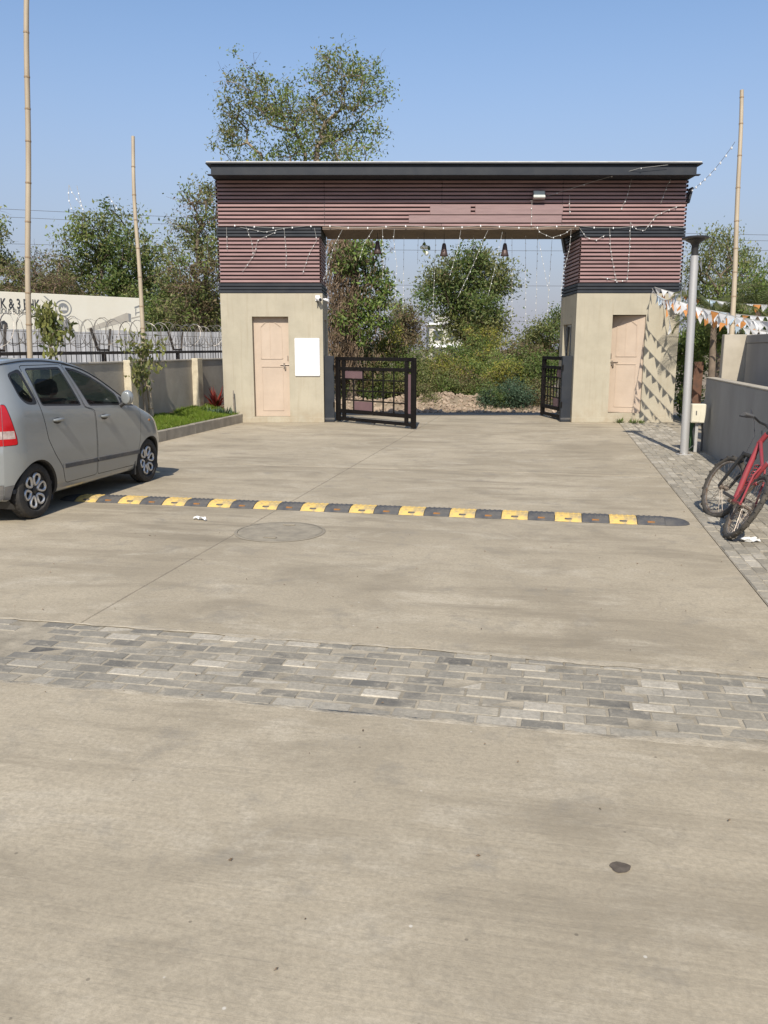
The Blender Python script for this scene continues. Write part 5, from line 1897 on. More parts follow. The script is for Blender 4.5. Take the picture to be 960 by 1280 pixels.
# wheels
def car_wheel(cx, s, name='wheel'):
    Mw = Matrix.Translation((cx, s * .615, WR)) @ Matrix.Rotation(-s * math.pi / 2, 4, 'X')   # local z outward
    ty = MB().lathe([(.185, -.075), (.235, -.080), (.270, -.070), (WR, -.050), (WR, .045), (.272, .068), (.245, .080), (.208, .078), (.198, .066)], 40, Mw)
    for k in range(40):
        a = 2 * math.pi * k / 40
        Mk = Mw @ Matrix.Rotation(a, 4, 'Z') @ Matrix.Translation((WR, 0, 0))
        ty.box(-.006, .0025, -.009, .009, -.044, -.012, M=Mk).box(-.006, .0025, -.004, .014, .006, .040, M=Mk)
    w_ = ty.build('wheel', M['tyre'], car, True, 35)
    MB().lathe([(.199, .066), (.194, .052), (.11, .038), (0, .036)], 32, Mw).build('wheel_disc', M['rim_dark'], w_, True, 40)
    rm = MB()
    for k in range(6):
        a0 = 2 * math.pi * k / 6 + .2
        pts = []
        for q in range(20):
            b = 2 * math.pi * q / 20
            rr = .116 + .056 * math.cos(b)
            wdt = .042 * math.sin(b) * (1.0 + .45 * math.cos(b))
            pts.append(Mw @ Vector((rr * math.cos(a0) - wdt * math.sin(a0), rr * math.sin(a0) + wdt * math.cos(a0), .060 - .012 * (1 - math.cos(b)) * .5)))
        rm.tube(pts, .0145, 6, False, closed=True)
    rm.build('rim', M['rim'], w_, True, 50)
    MB().lathe([(.034, .040), (.032, .054), (.02, .060), (0, .061)], 18, Mw).build('hub_cap', M['rim_dark'], w_, True, 40)
for cx in (AX0, AX1):
    for s in (-1, 1): car_wheel(cx, s)
MB().tube([(AX0, -.55, WR), (AX0, .55, WR)], .03, 8).tube([(AX1, -.55, WR), (AX1, .55, WR)], .03, 8).build('axle', M['rim_dark'], car)

# ================================================================== TREES AND SCRUB
def leaves_at(centers, sig, n_per, size, seed, droop=.0, asp=.42, outw=None, name='foliage', mat=None, parent=None, origin=(0, 0, 0)):
    """many small lozenge leaves scattered about the given clump centres"""
    r = np.random.RandomState(seed)
    c = np.asarray(centers, dtype=float)
    sig = np.broadcast_to(np.asarray(sig, dtype=float).reshape(-1, 1) if np.ndim(sig) else np.array([[sig]]), (len(c), 1))
    P = np.repeat(c, n_per, 0)
    S = np.repeat(sig, n_per, 0)
    off = r.normal(0, 1, P.shape) * S
    off[:, 2] *= .8
    P = P + off
    n = len(P)
    ax = r.normal(0, 1, (n, 3)); ax[:, 2] -= droop
    ax /= np.linalg.norm(ax, axis=1, keepdims=True) + 1e-9
    nr = r.normal(0, 1, (n, 3)); nr[:, 2] += .9
    b = np.cross(nr, ax); b /= np.linalg.norm(b, axis=1, keepdims=True) + 1e-9
    L = size * r.uniform(.6, 1.4, (n, 1))
    W = L * asp
    q = np.stack([P - ax * L * .5, P + b * W * .5 + ax * L * .05, P + ax * L * .5, P - b * W * .5 + ax * L * .05], 1).reshape(-1, 3)
    q -= np.asarray(origin)
    return np_mesh(name, q, 4, mat, parent)

def grow(nodes, par, pts, seed, jit=.12):
    """joins every crown point to the nearest branch: a natural looking skeleton"""
    r = np.random.RandomState(seed)
    root = np.array(nodes[-1])
    order = np.argsort([np.linalg.norm(np.array(p) - root) for p in pts])
    tips = []
    plen = [0.0] * len(nodes)
    for i in order:
        p = np.array(pts[i])
        A = np.array(nodes)
        d = np.linalg.norm(A - p, axis=1) + .18 * np.array(plen) + np.maximum(0, A[:, 2] - p[2]) * .6
        j = int(np.argmin(d))
        a = A[j]
        L = np.linalg.norm(p - a)
        m = max(1, int(L / .45))
        prev = j
        for k in range(1, m + 1):
            s = k / m
            q = a + (p - a) * s + np.array([0, 0, .10 * L * math.sin(math.pi * s)]) + (r.normal(0, jit * .35, 3) if k < m else 0)
            nodes.append(tuple(q)); par.append(prev)
            plen.append(plen[prev] + L / m)
            prev = len(nodes) - 1
        tips.append(prev)
    return tips

def tree(name, label, group, trunk, blobs, mats, n_pts, n_leaf, leaf, seed, r0=.16, sig=.30, hole=.0, cat='tree', bark='bark', rmin=.007, drop=.4, twigs=0):
    """trunk: list of points from the ground; blobs: (centre, rx, ry, rz) crown lumps"""
    r = np.random.RandomState(seed)
    base = Vector(trunk[0])
    t = thing(name, label, cat, base, group=group)
    vol = np.array([b[1] * b[2] * b[3] for b in blobs]) ** .75
    vol = vol / vol.sum()
    pts = []
    while len(pts) < n_pts:
        b = blobs[r.choice(len(blobs), p=vol)]
        d = r.normal(0, 1, 3); d /= np.linalg.norm(d)
        rr = (.35 + .65 * r.rand()) if hole else r.rand() ** .45
        p = np.array(b[0]) + d * np.array(b[1:4]) * rr
        if p[2] < base.z + .1: p[2] = base.z + .1 + r.rand() * .3
        pts.append(tuple(p))
    nodes = []
    par = []
    for a, b in zip(trunk[:-1], trunk[1:]):
        for k in range(4):
            nodes.append(tuple(Vector(a).lerp(Vector(b), k / 4))); par.append(len(nodes) - 2)
    nodes.append(tuple(trunk[-1])); par.append(len(nodes) - 2)
    nt_ = len(nodes)
    tips = grow(nodes, par, pts, seed)
    cnt = np.zeros(len(nodes))
    for i in tips:
        while i >= 0:
            cnt[i] += 1; i = par[i]
    tot = cnt.max()
    rad = [max(rmin, r0 * (c / tot) ** .52) for c in cnt]
    mb = MB()
    for i in range(1, len(nodes)):
        p = par[i]
        if p < 0: continue
        a = Vector(nodes[p]) - base; b = Vector(nodes[i]) - base
        big = rad[i] > .03
        mb.cyl(a, b, min(rad[p], rad[i] * 1.6), rad[i], 7 if big else 4, False)
    mb.build('trunk', M[bark], t, True)
    if twigs:
        tw = MB()
        for i in range(twigs):
            p = Vector(pts[r.randint(len(pts))]) - base
            q = p
            dd = Vector(r.normal(0, 1, 3)); dd.z *= .5
            for k in range(3):
                e = q + (dd.normalized() + Vector(r.normal(0, .35, 3))) * .22
                tw.cyl(q, e, .007 - .0015 * k, .006 - .0015 * k, 3, False); q = e
        tw.build('twigs', M['twig'], t)['kind'] = 'stuff'
    if not isinstance(mats, (list, tuple)): mats = [mats]
    P = np.array(pts)
    sel = r.randint(0, len(mats), len(P))
    # clumps of one tint sit together
    ph = (np.sin(P[:, 0] * 1.7 + seed) + np.sin(P[:, 2] * 1.9 - seed) + np.sin(P[:, 1] * 1.3)) + r.normal(0, .5, len(P))
    q = np.argsort(np.argsort(ph)) * len(mats) // len(P)
    for k, mname in enumerate(mats):
        pk = P[q == k]
        if not len(pk): continue
        leaves_at(pk, sig * r.uniform(.6, 1.25, len(pk)), int(n_leaf * 1.45), leaf * .78, seed + k, drop, mat=M[mname], parent=t, origin=base)
    return t

def blobs_px(lst, Y, dy=1.0):
    """crown lumps measured on the photo: x, y, radius in photo pixels at distance Y"""
    out = []
    for i, b in enumerate(lst):
        px, py, rp = b[:3]
        yy = Y + ((i * 7) % 5 - 2) * .45 * dy
        p = at(px, py, yy)
        rr = rp / FPX * yy
        out.append((tuple(p), rr, rr * 1.1, rr * (b[3] if len(b) > 3 else 1)))
    return out
GD = DROP
TG = 'trees growing beyond the gateway and the boundary wall'
# tall open-crowned tree behind the left gate room
Y = 31.0
tx = at(384, 300, Y)
tree('tall_tree', 'tall sparse-crowned tree rising above the roof behind the left gate room', TG,
     [(tx.x + .5, Y, GD), (tx.x + .45, Y, 2.6), (tx.x + .3, Y, 4.8), (tx.x + .2, Y, 6.6)],
     blobs_px([(300, 95, 26), (285, 130, 18), (305, 150, 26), (280, 172, 20), (300, 195, 30), (345, 150, 32), (340, 195, 34), (385, 110, 26), (380, 160, 36), (390, 200, 36),
               (425, 85, 26), (445, 90, 24), (463, 98, 13), (432, 130, 32), (445, 165, 28), (450, 195, 22), (420, 200, 30), (455, 125, 22), (360, 105, 12), (410, 75, 14), (330, 125, 26), (358, 140, 30), (410, 140, 28), (320, 110, 20), (470, 120, 14), (475, 160, 14),
               (330, 240, 40), (390, 250, 40), (440, 250, 35), (450, 290, 34)], Y),
     ['leaf_neem', 'leaf_neem', 'leaf_olive'], 480, 27, .155, 11, .17, .22, twigs=520, bark='bark_pale')
# creeper column seen inside the opening
Y = 29.6
cb = at(440, 430, Y)
tree('creeper_tree', 'leafy creeper-covered trunk seen in the left of the gate opening', TG,
     [(cb.x, Y, GD), (cb.x, Y, 2.0), (cb.x + .1, Y, 4.2)],
     blobs_px([(440, 320, 22), (455, 345, 26), (470, 340, 16), (474, 372, 22), (450, 375, 28), (440, 405, 26), (468, 400, 20), (440, 300, 22), (460, 310, 20), (478, 350, 14), (425, 330, 14), (424, 390, 16), (430, 430, 20)], Y, .5),
     ['leaf_ivy', 'leaf_dark', 'leaf_ivy'], 150, 34, .19, 12, .2, .19)
cr_ = thing('dead_creeper', 'brown dried creeper stems hanging along the left edge of the gate opening', 'creeper', (at(424, 430, 29.2).x, 29.2, GD), group=None)
q = []
rr = np.random.RandomState(5)
for k in range(1900):
    px = rr.normal(425, 9) if rr.rand() < .7 else rr.normal(445, 22)
    py = rr.uniform(300, 470)
    q.append(tuple(at(px, py, 29.1 + rr.normal(0, .25))))
leaves_at(q, .06, 4, .16, 5, 2.2, .16, mat=M['vine'], parent=cr_, origin=cr_.location, name='dry_foliage')
mb = MB()
for k in range(46):
    px = rr.normal(424, 10)
    pts = [at(px + rr.normal(0, 4) + (j - 3) * rr.normal(0, 1.0), 300 + 28 * j, 29.1 + rr.normal(0, .1)) - Vector(cr_.location) for j in range(7)]
    mb.tube(pts, .014, 4)
mb.build('stems', M['twig'], cr_)['kind'] = 'stuff'

# round tree in the middle of the opening
Y = 46
tree('round_tree', 'dense round green tree in the middle of the gate opening', TG,
     [(at(585, 430, Y).x, Y, GD), (at(588, 400, Y).x, Y, 2.0), (at(585, 380, Y).x, Y, 3.6)],
     blobs_px([(560, 335, 20), (585, 325, 22), (610, 330, 20), (628, 345, 17), (545, 355, 20), (538, 376, 15), (570, 360, 28), (600, 360, 28), (632, 352, 12), (575, 392, 26), (605, 392, 26), (574, 402, 15), (592, 415, 24), (620, 408, 20)], Y),
     ['leaf_olive', 'leaf_olive', 'leaf_dark'], 330, 46, .23, 13, .26, .34)
# trees to the left, behind the hoarding
Y = 36
tree('bushy_tree', 'bushy green tree behind the hoarding, between two bamboo poles', TG,
     [(at(140, 430, Y).x, Y, GD), (at(142, 390, Y).x, Y, 2.6), (at(145, 360, Y).x, Y, 4.0)],
     blobs_px([(115, 285, 24), (140, 275, 20), (160, 285, 22), (90, 300, 20), (130, 310, 32), (165, 315, 26), (190, 320, 22), (105, 335, 28), (145, 345, 34), (185, 350, 28), (160, 380, 34), (120, 380, 30), (200, 385, 28), (85, 330, 14), (206, 318, 18), (214, 345, 22), (70, 350, 16)], Y),
     ['leaf_neem', 'leaf_olive', 'leaf_dark'], 300, 40, .20, 14, .22, .28, twigs=120)
Y = 31
tree('grey_tree', 'thin grey-brown tree with small leaf tufts beside the left end of the beam', TG,
     [(at(245, 430, Y).x, Y, GD), (at(248, 380, Y).x, Y, 2.8), (at(246, 340, Y).x, Y, 4.0)],
     blobs_px([(238, 245, 10), (255, 250, 14), (262, 235, 10), (250, 270, 20), (225, 280, 12), (205, 280, 6), (265, 285, 22), (240, 305, 24), (270, 320, 26), (215, 305, 12), (245, 340, 30), (275, 360, 26), (220, 345, 22), (235, 385, 36), (265, 395, 30)], Y),
     ['leaf_olive', 'leaf_brown', 'leaf_neem', 'leaf_olive'], 270, 30, .15, 15, .17, .22, twigs=420)
Y = 38
tree('edge_tree', 'small-leaved tree cut by the left edge of the picture', TG,
     [(at(-25, 430, Y).x, Y, GD), (at(-22, 360, Y).x, Y, 3.0), (at(-18, 320, Y).x, Y, 4.6)],
     blobs_px([(-12, 290, 20), (0, 300, 14), (-25, 270, 22), (-10, 330, 24), (15, 345, 14), (-30, 360, 30), (20, 370, 20)], Y),
     ['leaf_neem', 'leaf_olive'], 150, 34, .20, 16, .2, .24, twigs=120)
Y = 34
tree('bare_tree', 'half bare twiggy tree with dry branches behind the tallest bamboo pole', TG,
     [(at(50, 430, Y).x, Y, GD), (at(52, 380, Y).x, Y, 2.4), (at(55, 360, Y).x, Y, 3.0)],
     blobs_px([(20, 340, 18), (45, 330, 16), (70, 335, 20), (35, 355, 22), (85, 350, 16), (60, 365, 24), (10, 370, 20), (95, 370, 18)], Y),
     ['leaf_olive', 'leaf_brown', 'leaf_olive'], 140, 20, .14, 17, .12, .22, twigs=600, bark='twig')
Y = 33
tree('hedge_tree', 'dark low tree mass filling the gap between hoarding and left gate room', TG,
     [(at(225, 440, Y).x, Y, GD), (at(222, 420, Y).x, Y, 1.2)],
     blobs_px([(205, 395, 24), (235, 400, 24), (262, 405, 22), (215, 370, 20), (190, 400, 20), (250, 380, 22)], Y),
     ['leaf_dark', 'leaf_olive', 'leaf_dark'], 200, 44, .17, 18, .14, .24)
Y = 37
tree('hedge_tree', 'dark low tree mass behind the hoarding lettering at the left', TG,
     [(at(70, 440, Y).x, Y, GD), (at(72, 415, Y).x, Y, 1.6)],
     blobs_px([(10, 385, 26), (50, 380, 26), (95, 385, 26), (130, 395, 24), (-25, 385, 26), (160, 400, 20)], Y),
     ['leaf_dark', 'leaf_brown', 'leaf_olive'], 200, 40, .2, 19, .14, .28)
# right side
Y = 30
tree('feathery_tree', 'light green feathery tree behind the lamp post at the right', TG,
     [(at(905, 430, Y).x, Y, GD), (at(905, 380, Y).x, Y, 2.6), (at(900, 350, Y).x, Y, 3.8)],
     blobs_px([(885, 310, 18), (905, 300, 15), (925, 320, 18), (875, 335, 18), (900, 340, 26), (935, 345, 20), (950, 355, 18), (870, 370, 20), (905, 375, 30), (945, 380, 26), (920, 400, 28), (880, 400, 22), (975, 370, 24), (965, 395, 26), (1000, 385, 24)], Y),
     ['leaf_green', 'leaf_neem', 'leaf_olive'], 330, 44, .13, 20, .18, .24, drop=1.6)
Y = 20.5
tree('hedge_shrub', 'dark hedge shrub just behind the tall grey wall at the right', 'shrubs behind the right walls',
     [(at(935, 430, Y).x, Y, 0), (at(935, 420, Y).x, Y, 1.4)],
     blobs_px([(900, 415, 22), (930, 410, 22), (955, 412, 20), (985, 408, 24), (880, 425, 18), (1015, 410, 24)], Y),
     ['leaf_dark', 'leaf_green'], 150, 50, .11, 21, .08, .18, cat='shrub')

Y = 20.8
tree('hedge_shrub', 'dark shrub filling the gap between the right gate room and the lamp post', 'shrubs behind the right walls',
     [(at(862, 430, Y).x, Y, 0), (at(862, 430, Y).x, Y, .7)],
     blobs_px([(858, 440, 14), (868, 460, 14), (862, 420, 12), (872, 430, 14), (852, 480, 10), (862, 495, 12), (856, 510, 9)], Y),
     ['leaf_dark', 'leaf_green'], 130, 40, .11, 27, .05, .14, cat='shrub')

# low scrub beyond the gate, each bush on its own stems
SG = 'wild bushes beyond the gate opening'
def bush(px, py, rp, Y, mats, lab, seed, leaf=.11, n=60, nl=46, asp=.8):
    p = at(px, py, Y)
    rr_ = rp / FPX * Y
    zc = max(GD + .3, p.z)
    tree('wild_bush', lab, SG, [(p.x, Y, GD - .02), (p.x + .02, Y, GD + .25)],
         [((p.x, Y, zc), rr_, rr_ * .9, rr_ * asp), ((p.x + rr_ * .6, Y - .2, zc - rr_ * .25), rr_ * .7, rr_ * .6, rr_ * asp * .7), ((p.x - rr_ * .55, Y + .1, zc - rr_ * .2), rr_ * .7, rr_ * .6, rr_ * asp * .75),
          ((p.x, Y, (GD + zc) / 2), rr_ * .9, rr_ * .7, max(.25, (zc - GD) * .5))],
         mats, n, nl, leaf, seed, .035, .16, cat='bush', rmin=.005, bark='twig')
bush(492, 425, 34, 31.0, ['leaf_lime', 'leaf_lime', 'leaf_brown', 'leaf_green'], 'yellow-tinged bush beside the creeper trunk', 31, .13, 110)
bush(450, 440, 34, 30.4, ['leaf_brown', 'leaf_olive'], 'brownish bush low behind the left gate leaf', 32, .12, 100)
bush(500, 462, 30, 30.6, ['leaf_olive', 'leaf_green'], 'olive bush right behind the free end of the left gate leaf', 33, .10, 90)
bush(470, 474, 24, 30.0, ['leaf_olive', 'leaf_green'], 'green bush seen through the left gate leaf grid', 34, .10, 80)
bush(545, 458, 26, 33.0, ['leaf_olive', 'leaf_brown'], 'olive brown bush in front of the far cream house', 35, .12, 110)
bush(540, 478, 28, 30.0, ['leaf_olive', 'leaf_green', 'leaf_brown'], 'dusty bush left of centre just behind the rubble', 36, .10, 100)
bush(590, 445, 32, 36.0, ['leaf_green', 'leaf_lime'], 'bright green bush under the round tree', 37, .14, 110)
bush(610, 465, 34, 32.0, ['leaf_green', 'leaf_neem'], 'broad green bush in the middle of the opening', 38, .11, 130)
bush(580, 478, 26, 30.5, ['leaf_olive', 'leaf_brown'], 'dry-tipped bush at the centre behind the rubble', 39, .10, 90)
bush(650, 450, 30, 34.0, ['leaf_green', 'leaf_brown'], 'mixed green and brown bush toward the right of the opening', 40, .12, 110)
bush(655, 472, 26, 31.0, ['leaf_olive', 'leaf_green'], 'olive bush near the right gate leaf', 41, .10, 90)
bush(680, 462, 28, 30.5, ['leaf_green', 'leaf_dark'], 'green bush partly hidden by the right gate leaf', 42, .11, 90)
bush(640, 490, 22, 28.5, ['leaf_blue'], 'low blue-green feathery bush on the edge of the rubble', 43, .085, 110, 54, .6)
bush(615, 492, 15, 28.3, ['leaf_blue', 'leaf_dark'], 'small blue-green tuft left of the larger feathery bush', 44, .08, 60, 54, .6)
bush(560, 490, 18, 30.0, ['leaf_olive', 'leaf_green'], 'olive bush hugging the rubble, left of centre', 61, .09, 80)
bush(595, 488, 18, 30.2, ['leaf_green', 'leaf_olive'], 'green bush hugging the rubble at the centre', 62, .09, 80)
bush(560, 462, 24, 31.5, ['leaf_green', 'leaf_lime'], 'lighter green bush left of the middle of the opening', 63, .10, 90)
bush(632, 468, 24, 30.8, ['leaf_olive', 'leaf_lime'], 'pale olive bush right of the middle of the opening', 64, .10, 90)
bush(505, 483, 20, 30.0, ['leaf_olive', 'leaf_brown', 'leaf_green'], 'mixed dry bush filling behind the free end of the left gate leaf', 65, .09, 90)
bush(440, 478, 24, 29.9, ['leaf_brown', 'leaf_green'], 'brown and green bush low behind the middle of the left gate leaf', 66, .10, 90)
bush(600, 425, 22, 38.0, ['leaf_olive', 'leaf_lime'], 'pale bush directly beneath the round tree', 67, .14, 80)
bush(668, 488, 16, 29.0, ['leaf_brown', 'leaf_olive'], 'small dry tuft at the foot of the right gate room', 45, .09, 60)
bush(525, 492, 15, 28.8, ['leaf_olive', 'leaf_brown'], 'small dry bush at the left end of the rubble', 46, .09, 60)
Y = 40
tree('corner_tree', 'dark green tree hugging the right gate room in the opening', TG,
     [(at(690, 430, Y).x, Y, GD), (at(690, 420, Y).x, Y, 1.2)],
     blobs_px([(685, 410, 16), (675, 425, 18), (700, 405, 20), (665, 435, 16), (690, 440, 20), (715, 420, 20)], Y),
     ['leaf_dark', 'leaf_olive'], 170, 40, .17, 22, .16, .26)
Y = 55
tree('thin_tree', 'hazy thin tree between the creeper trunk and the far house', TG,
     [(at(510, 430, Y).x, Y, GD), (at(508, 410, Y).x, Y, 2)],
     blobs_px([(505, 395, 16), (515, 410, 18), (500, 420, 20), (495, 385, 12)], Y),
     ['leaf_olive', 'leaf_brown'], 130, 26, .22, 23, .12, .35, twigs=300)
# far belt of scrub that reads as one mass
rr = np.random.RandomState(9)
cs, sg = [], []
for k in range(1500):
    x = rr.uniform(-75, 85); y = rr.uniform(62, 92)
    h = 1.2 + 2.6 * abs(math.sin(x * .21) * math.cos(x * .083 + y * .1)) + rr.rand() * 1.0
    cs.append((x, y, GD + rr.rand() ** .7 * h)); sg.append(.55)
o = leaves_at(cs, np.array(sg), 26, .34, 9, mat=M['leaf_olive'], name='far_scrub')
tag(o, 'distant belt of olive scrub beyond the gate', 'scrub', kind='stuff')

# far house
hp = at(555, 440, 96)
ho = thing('far_house', 'pale cream house far away behind the trees in the gate opening', 'house', (hp.x + .2, 96, GD))
MB().box(-1.9, 1.9, 0, 7, 0, 4.7).build('wall', M['house'], ho)
MB().box(-1.2, .8, 1, 6, 4.951, 5.8).build('upper_storey', M['house'], ho)
MB().bbox(-2.2, 2.2, -.5, 7.3, 4.701, 4.95, .05).build('roof_slab', M['board_white'], ho)
MB().bbox(-2.0, 2.0, -.35, -.001, 2.2, 2.6, .03).build('ledge', M['board_white'], ho)
for x in (-.9, .9):
    for z in (.9, 3.0):
        f = MB().box(x - .55, x + .55, -.03, .02, z, z + 1.1).build('window', M['house_glass'], ho)
        MB().box(x - .6, x + .6, -.12, -.031, z + 1.12, z + 1.2).build('lintel', M['board_white'], f)

# rubble and dirt banks
def mound_z(x, y):
    m = .50 * math.exp(-((x - 2.2) / 1.2) ** 2 - ((y - 29.2) / .9) ** 2) + .34 * math.exp(-((x - 3.6) / 1.0) ** 2 - ((y - 28.9) / .9) ** 2) + .34 * math.exp(-((x - 1.0) / .9) ** 2 - ((y - 28.8) / .9) ** 2)
    m += .34 * math.exp(-((x + .8) / 1.5) ** 2 - ((y - 29.0) / .9) ** 2) + .28 * math.exp(-((x - 5.2) / 1.3) ** 2 - ((y - 29.2) / .9) ** 2) + .25 * math.exp(-((x + 4) / 3) ** 2 - ((y - 29.2) / 1.0) ** 2)
    return DROP - .06 + m + .05 * math.sin(x * 4.1 + y * 3) * math.sin(y * 3.7)
gx = [-8 + .22 * i for i in range(80)]
gy = [27.3 + .2 * j for j in range(24)]
o = grid_sheet(gx, gy, mound_z).build('rubble_bank', M['earth'], None, True)
tag(o, kind='structure')
def stones(n, seed, smin, smax):
    r = random.Random(seed)
    mb = MB()
    for k in range(n):
        x = r.gauss(2.0, 2.6); y = r.uniform(27.5, 30.2)
        if not -7.5 < x < 9: continue
        s = r.uniform(smin, smax) * (1.6 if r.random() < .08 else 1)
        c = Vector((x, y, mound_z(x, y) + s * .25))
        R = Euler((r.uniform(0, 6), r.uniform(0, 6), r.uniform(0, 6))).to_matrix()
        vs = []
        for (a, b, d_) in ((1, 0, 0), (-1, 0, 0), (0, 1, 0), (0, -1, 0), (0, 0, 1), (0, 0, -1), (.7, .7, .5), (-.6, -.6, .6)):
            v = R @ Vector((a * r.uniform(.6, 1.2), b * r.uniform(.5, 1.1), d_ * r.uniform(.5, .9))) * s
            vs.append(c + v)
        bm = bmesh.new()
        for v in vs: bm.verts.new(v)
        bmesh.ops.convex_hull(bm, input=bm.verts[:])
        bm.verts.ensure_lookup_table(); bm.verts.index_update()
        mb.add([v.co.copy() for v in bm.verts], [[v.index for v in f.verts] for f in bm.faces])
        bm.free()
    return mb
o = stones(1500, 4, .03, .10).build('rubble_stones', M['stone'])
tag(o, 'loose rubble stones heaped beyond the gate', 'rubble', kind='stuff')

# ------------------------------------------------------------------ young plants by the lawn
def sapling(px, w_u, blobs, lab, seed, Y, tilt):
    p = at(px, 520, Y); base = Vector((p.x, Y, .2))
    tp = at(*tilt, Y)
    tree('sapling', lab, 'young saplings in the lawn strip', [tuple(base), tuple(base.lerp(tp, .5)), tuple(tp)],
         blobs_px(blobs, Y, .15), ['leaf_sap', 'leaf_olive', 'leaf_sap'], 44, 8, .16, seed, .022, .09, cat='sapling', rmin=.004, bark='bark_pale', drop=1.6)
sapling(64, 0, [(60, 388, 7), (56, 398, 8), (62, 408, 11), (68, 420, 9), (58, 425, 7), (66, 440, 6), (75, 412, 6)], 'slender sapling in front of the hoarding lettering', 51, 14.2, (62, 395))
sapling(182, 0, [(165, 425, 9), (190, 430, 10), (175, 445, 14), (165, 460, 14), (195, 450, 11), (180, 468, 13), (172, 485, 8), (200, 462, 6), (158, 475, 7)], 'leafy sapling tangled round the slimmer bamboo pole', 52, 16.9, (176, 440))

def leafy_plant(loc, mat, lab, n, h, spread, seed, name='garden_plant', wd=.025, cat='plant'):
    r = random.Random(seed)
    t = thing(name, lab, cat, loc)
    mb = MB()
    for k in range(n):
        a = r.uniform(0, 6.28); e = r.uniform(.25, 1.35)
        L = h * r.uniform(.6, 1.1)
        d = Vector((math.cos(a) * math.cos(e), math.sin(a) * math.cos(e), math.sin(e)))
        s = Vector((-math.sin(a), math.cos(a), 0)) * wd
        b0 = Vector((r.uniform(-1, 1), r.uniform(-1, 1), 0)) * spread
        p1 = b0 + d * L * .5; p2 = b0 + d * L + Vector((0, 0, -.25 * L * math.cos(e)))
        mb.add([b0 - s * .4, b0 + s * .4, p1 + s, p1 - s, p2], [(0, 1, 2, 3), (3, 2, 4)])
    mb.build('leaves', M[mat], t)
    MB().cyl((0, 0, -.05), (0, 0, h * .3), .012, None, 6).build('stem', M['bark'], t)
    return t
leafy_plant(road(-8.05, 18.85, .25), 'leaf_red', 'dark red spiky plant in the shaded corner by the left gate room', 46, .62, .05, 1, wd=.03)
for i, (px, py, Yp, lab) in enumerate([(268, 512, 19.0, 'small grey-green shrub on the lawn end beside the left gate room'), (281, 514, 19.1, 'tiny weed clump at the foot of the left gate room wall'), (255, 510, 19.4, 'low shrub clump in front of the cream pier')]):
    p = at(px, py, Yp)
    leafy_plant((p.x, Yp, .17), 'leaf_blue' if i < 2 else 'leaf_dark', lab, 130, .26, .16, 60 + i, wd=.016)
leafy_plant((5.82, GY0 - .18, .0), 'leaf_green', 'weed tuft growing at the foot of the right gate room', 60, .13, .16, 70, 'weed', .012, 'weed')
leafy_plant((5.45, GY0 - .14, .0), 'leaf_green', 'thin upright weed below the right gate room door', 26, .22, .05, 71, 'weed', .010, 'weed')
# thin stake by the left gate room
t = thing('thin_stake', 'thin rusty stake standing against the left gate room corner', 'stake', (at(293.5, 518, 19.05).x, 19.05, .12))
MB().tube([(0, 0, 0), (-.02, .02, .35), (-.025, .06, .62)], .014, 6).build('rod', M['bike_steel'], t)

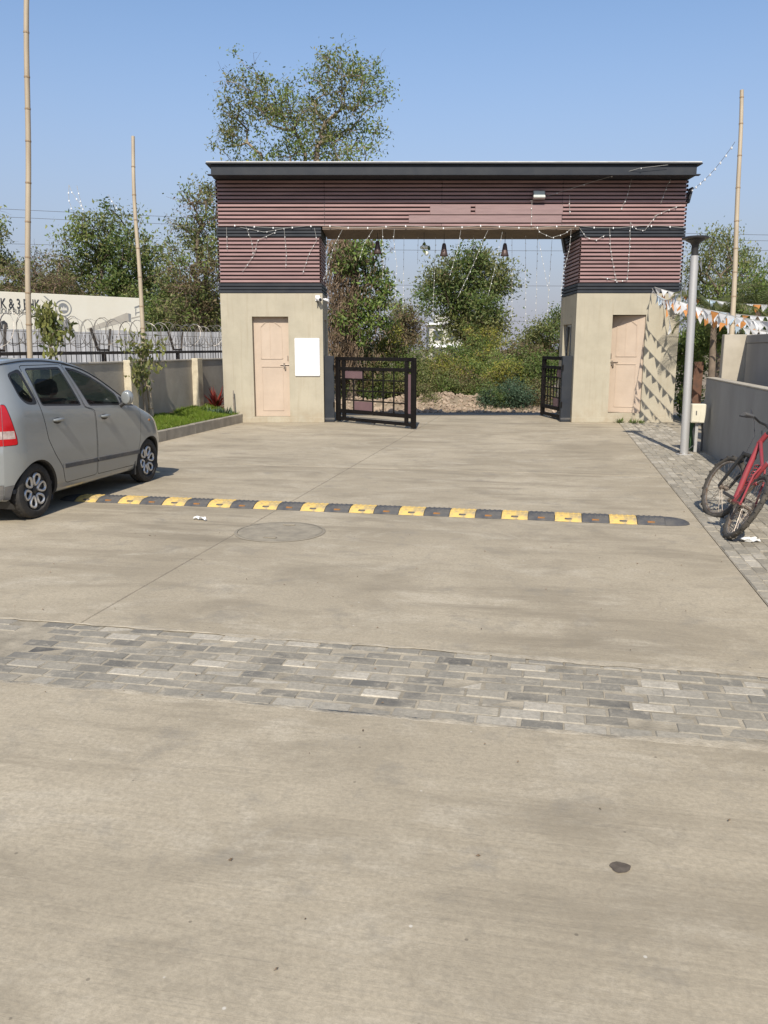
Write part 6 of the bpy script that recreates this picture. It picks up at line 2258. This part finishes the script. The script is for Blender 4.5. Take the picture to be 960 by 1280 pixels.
# palms behind the right walls
def palm(loc, n, L, hgt, lab, seed, face=None):
    r = random.Random(seed)
    t = thing('garden_palm', lab, 'palm', loc, group='palms behind the right walls')
    pts = [Vector((0, 0, 0)), Vector((.03, .02, hgt * .5)), Vector((0, .04, hgt))]
    MB().tube(pts, [.09, .075, .06], 9).build('trunk', M['bark'], t, True)
    for k in range(n):
        a = 2.4 * k + r.uniform(-.3, .3)
        e0 = r.uniform(.25, 1.25)
        mb = MB()
        Lk = L * r.uniform(.8, 1.1)
        p = pts[-1].copy(); e = e0
        m = 14
        rach = [p.copy()]
        for i in range(m):
            d = Vector((math.cos(a) * math.cos(e), math.sin(a) * math.cos(e), math.sin(e)))
            p = p + d * Lk / m
            e -= 1.9 / m * (.6 + .8 * i / m)
            rach.append(p.copy())
        mb.tube(rach, [.014 - .010 * i / m for i in range(m + 1)], 4)
        for i in range(2, m + 1):
            d = (rach[i] - rach[i - 1]).normalized()
            sd_ = d.cross(Vector((0, 0, 1)))
            if sd_.length < .05: sd_ = Vector((1, 0, 0))
            sd_.normalize()
            up = sd_.cross(d)
            for s in (-1, 1):
                for off in (0, .5):
                    q = rach[i - 1].lerp(rach[i], off)
                    ll = .36 * math.sin(math.pi * min(.97, (i + off) / (m + 1))) ** .6 * (Lk / 1.2) * r.uniform(.85, 1.1)
                    tip = q + (sd_ * s * .8 + d * .75 - Vector((0, 0, .35))) .normalized() * ll
                    wv = d * .013
                    md = q.lerp(tip, .45) + up * .02
                    mb.add([q - wv * .5, q + wv * .5, md + wv, tip, md - wv], [(0, 1, 2, 4), (4, 2, 3)])
        mb.build('frond', M['palm'], t)
    return t
palm((7.12, 18.2, 0.0), 15, 1.25, 2.35, 'spiky palm tucked behind the lamp post against the gate room edge', 3)
palm((8.15, 18.4, 0.0), 14, 1.5, 2.5, 'taller palm right of the leaning bamboo pole', 6)
palm((9.5, 18.8, 0.0), 13, 1.4, 2.3, 'palm at the far right behind the tall grey wall', 8)
# narrow brown shed door seen in the gap behind the lamp post
t = thing('gap_panel', 'narrow rusty brown panel in the dark gap behind the lamp post', 'panel', (7.0, 18.6, 0), (0, 0, RAD(-6)))
MB().bbox(-.10, .10, 0, .03, .25, 1.40, .006).build('sheet', M['rust'], t)
MB().tube([(-.22, 0, 1.6), (-.18, 0, .7), (-.05, -.05, .25), (.12, -.1, .05)], .035, 6).build('pipe', M['rubber'], t)

# dry leaf bits and grit lying on the forecourt
rg = random.Random(21)
mb = MB()
for k in range(170):
    if k < 90: u, w = rg.uniform(-4, 2), rg.uniform(1.6, 8)
    elif k < 130: u, w = rg.uniform(-7.05, -6.7), rg.uniform(9, 18)
    else: u, w = rg.uniform(1.3, 2.4), rg.uniform(5, 17)
    p = road(u, w, .004)
    s_ = rg.uniform(.0025, .0065) * (1.6 if k >= 90 else 1)
    a = rg.uniform(0, 6.28)
    q = [Vector((math.cos(a + i * 1.57) * s_ * (1.6 if i % 2 else .8), math.sin(a + i * 1.57) * s_ * (1.6 if i % 2 else .8), rg.uniform(0, .006))) + p for i in range(4)]
    mb.add(q + [p + Vector((0, 0, .008))], [(0, 1, 4), (1, 2, 4), (2, 3, 4), (3, 0, 4)])
o = mb.build('ground_litter', M['vine'])
tag(o, 'dry leaf bits and grit scattered on the concrete', 'litter', kind='stuff')
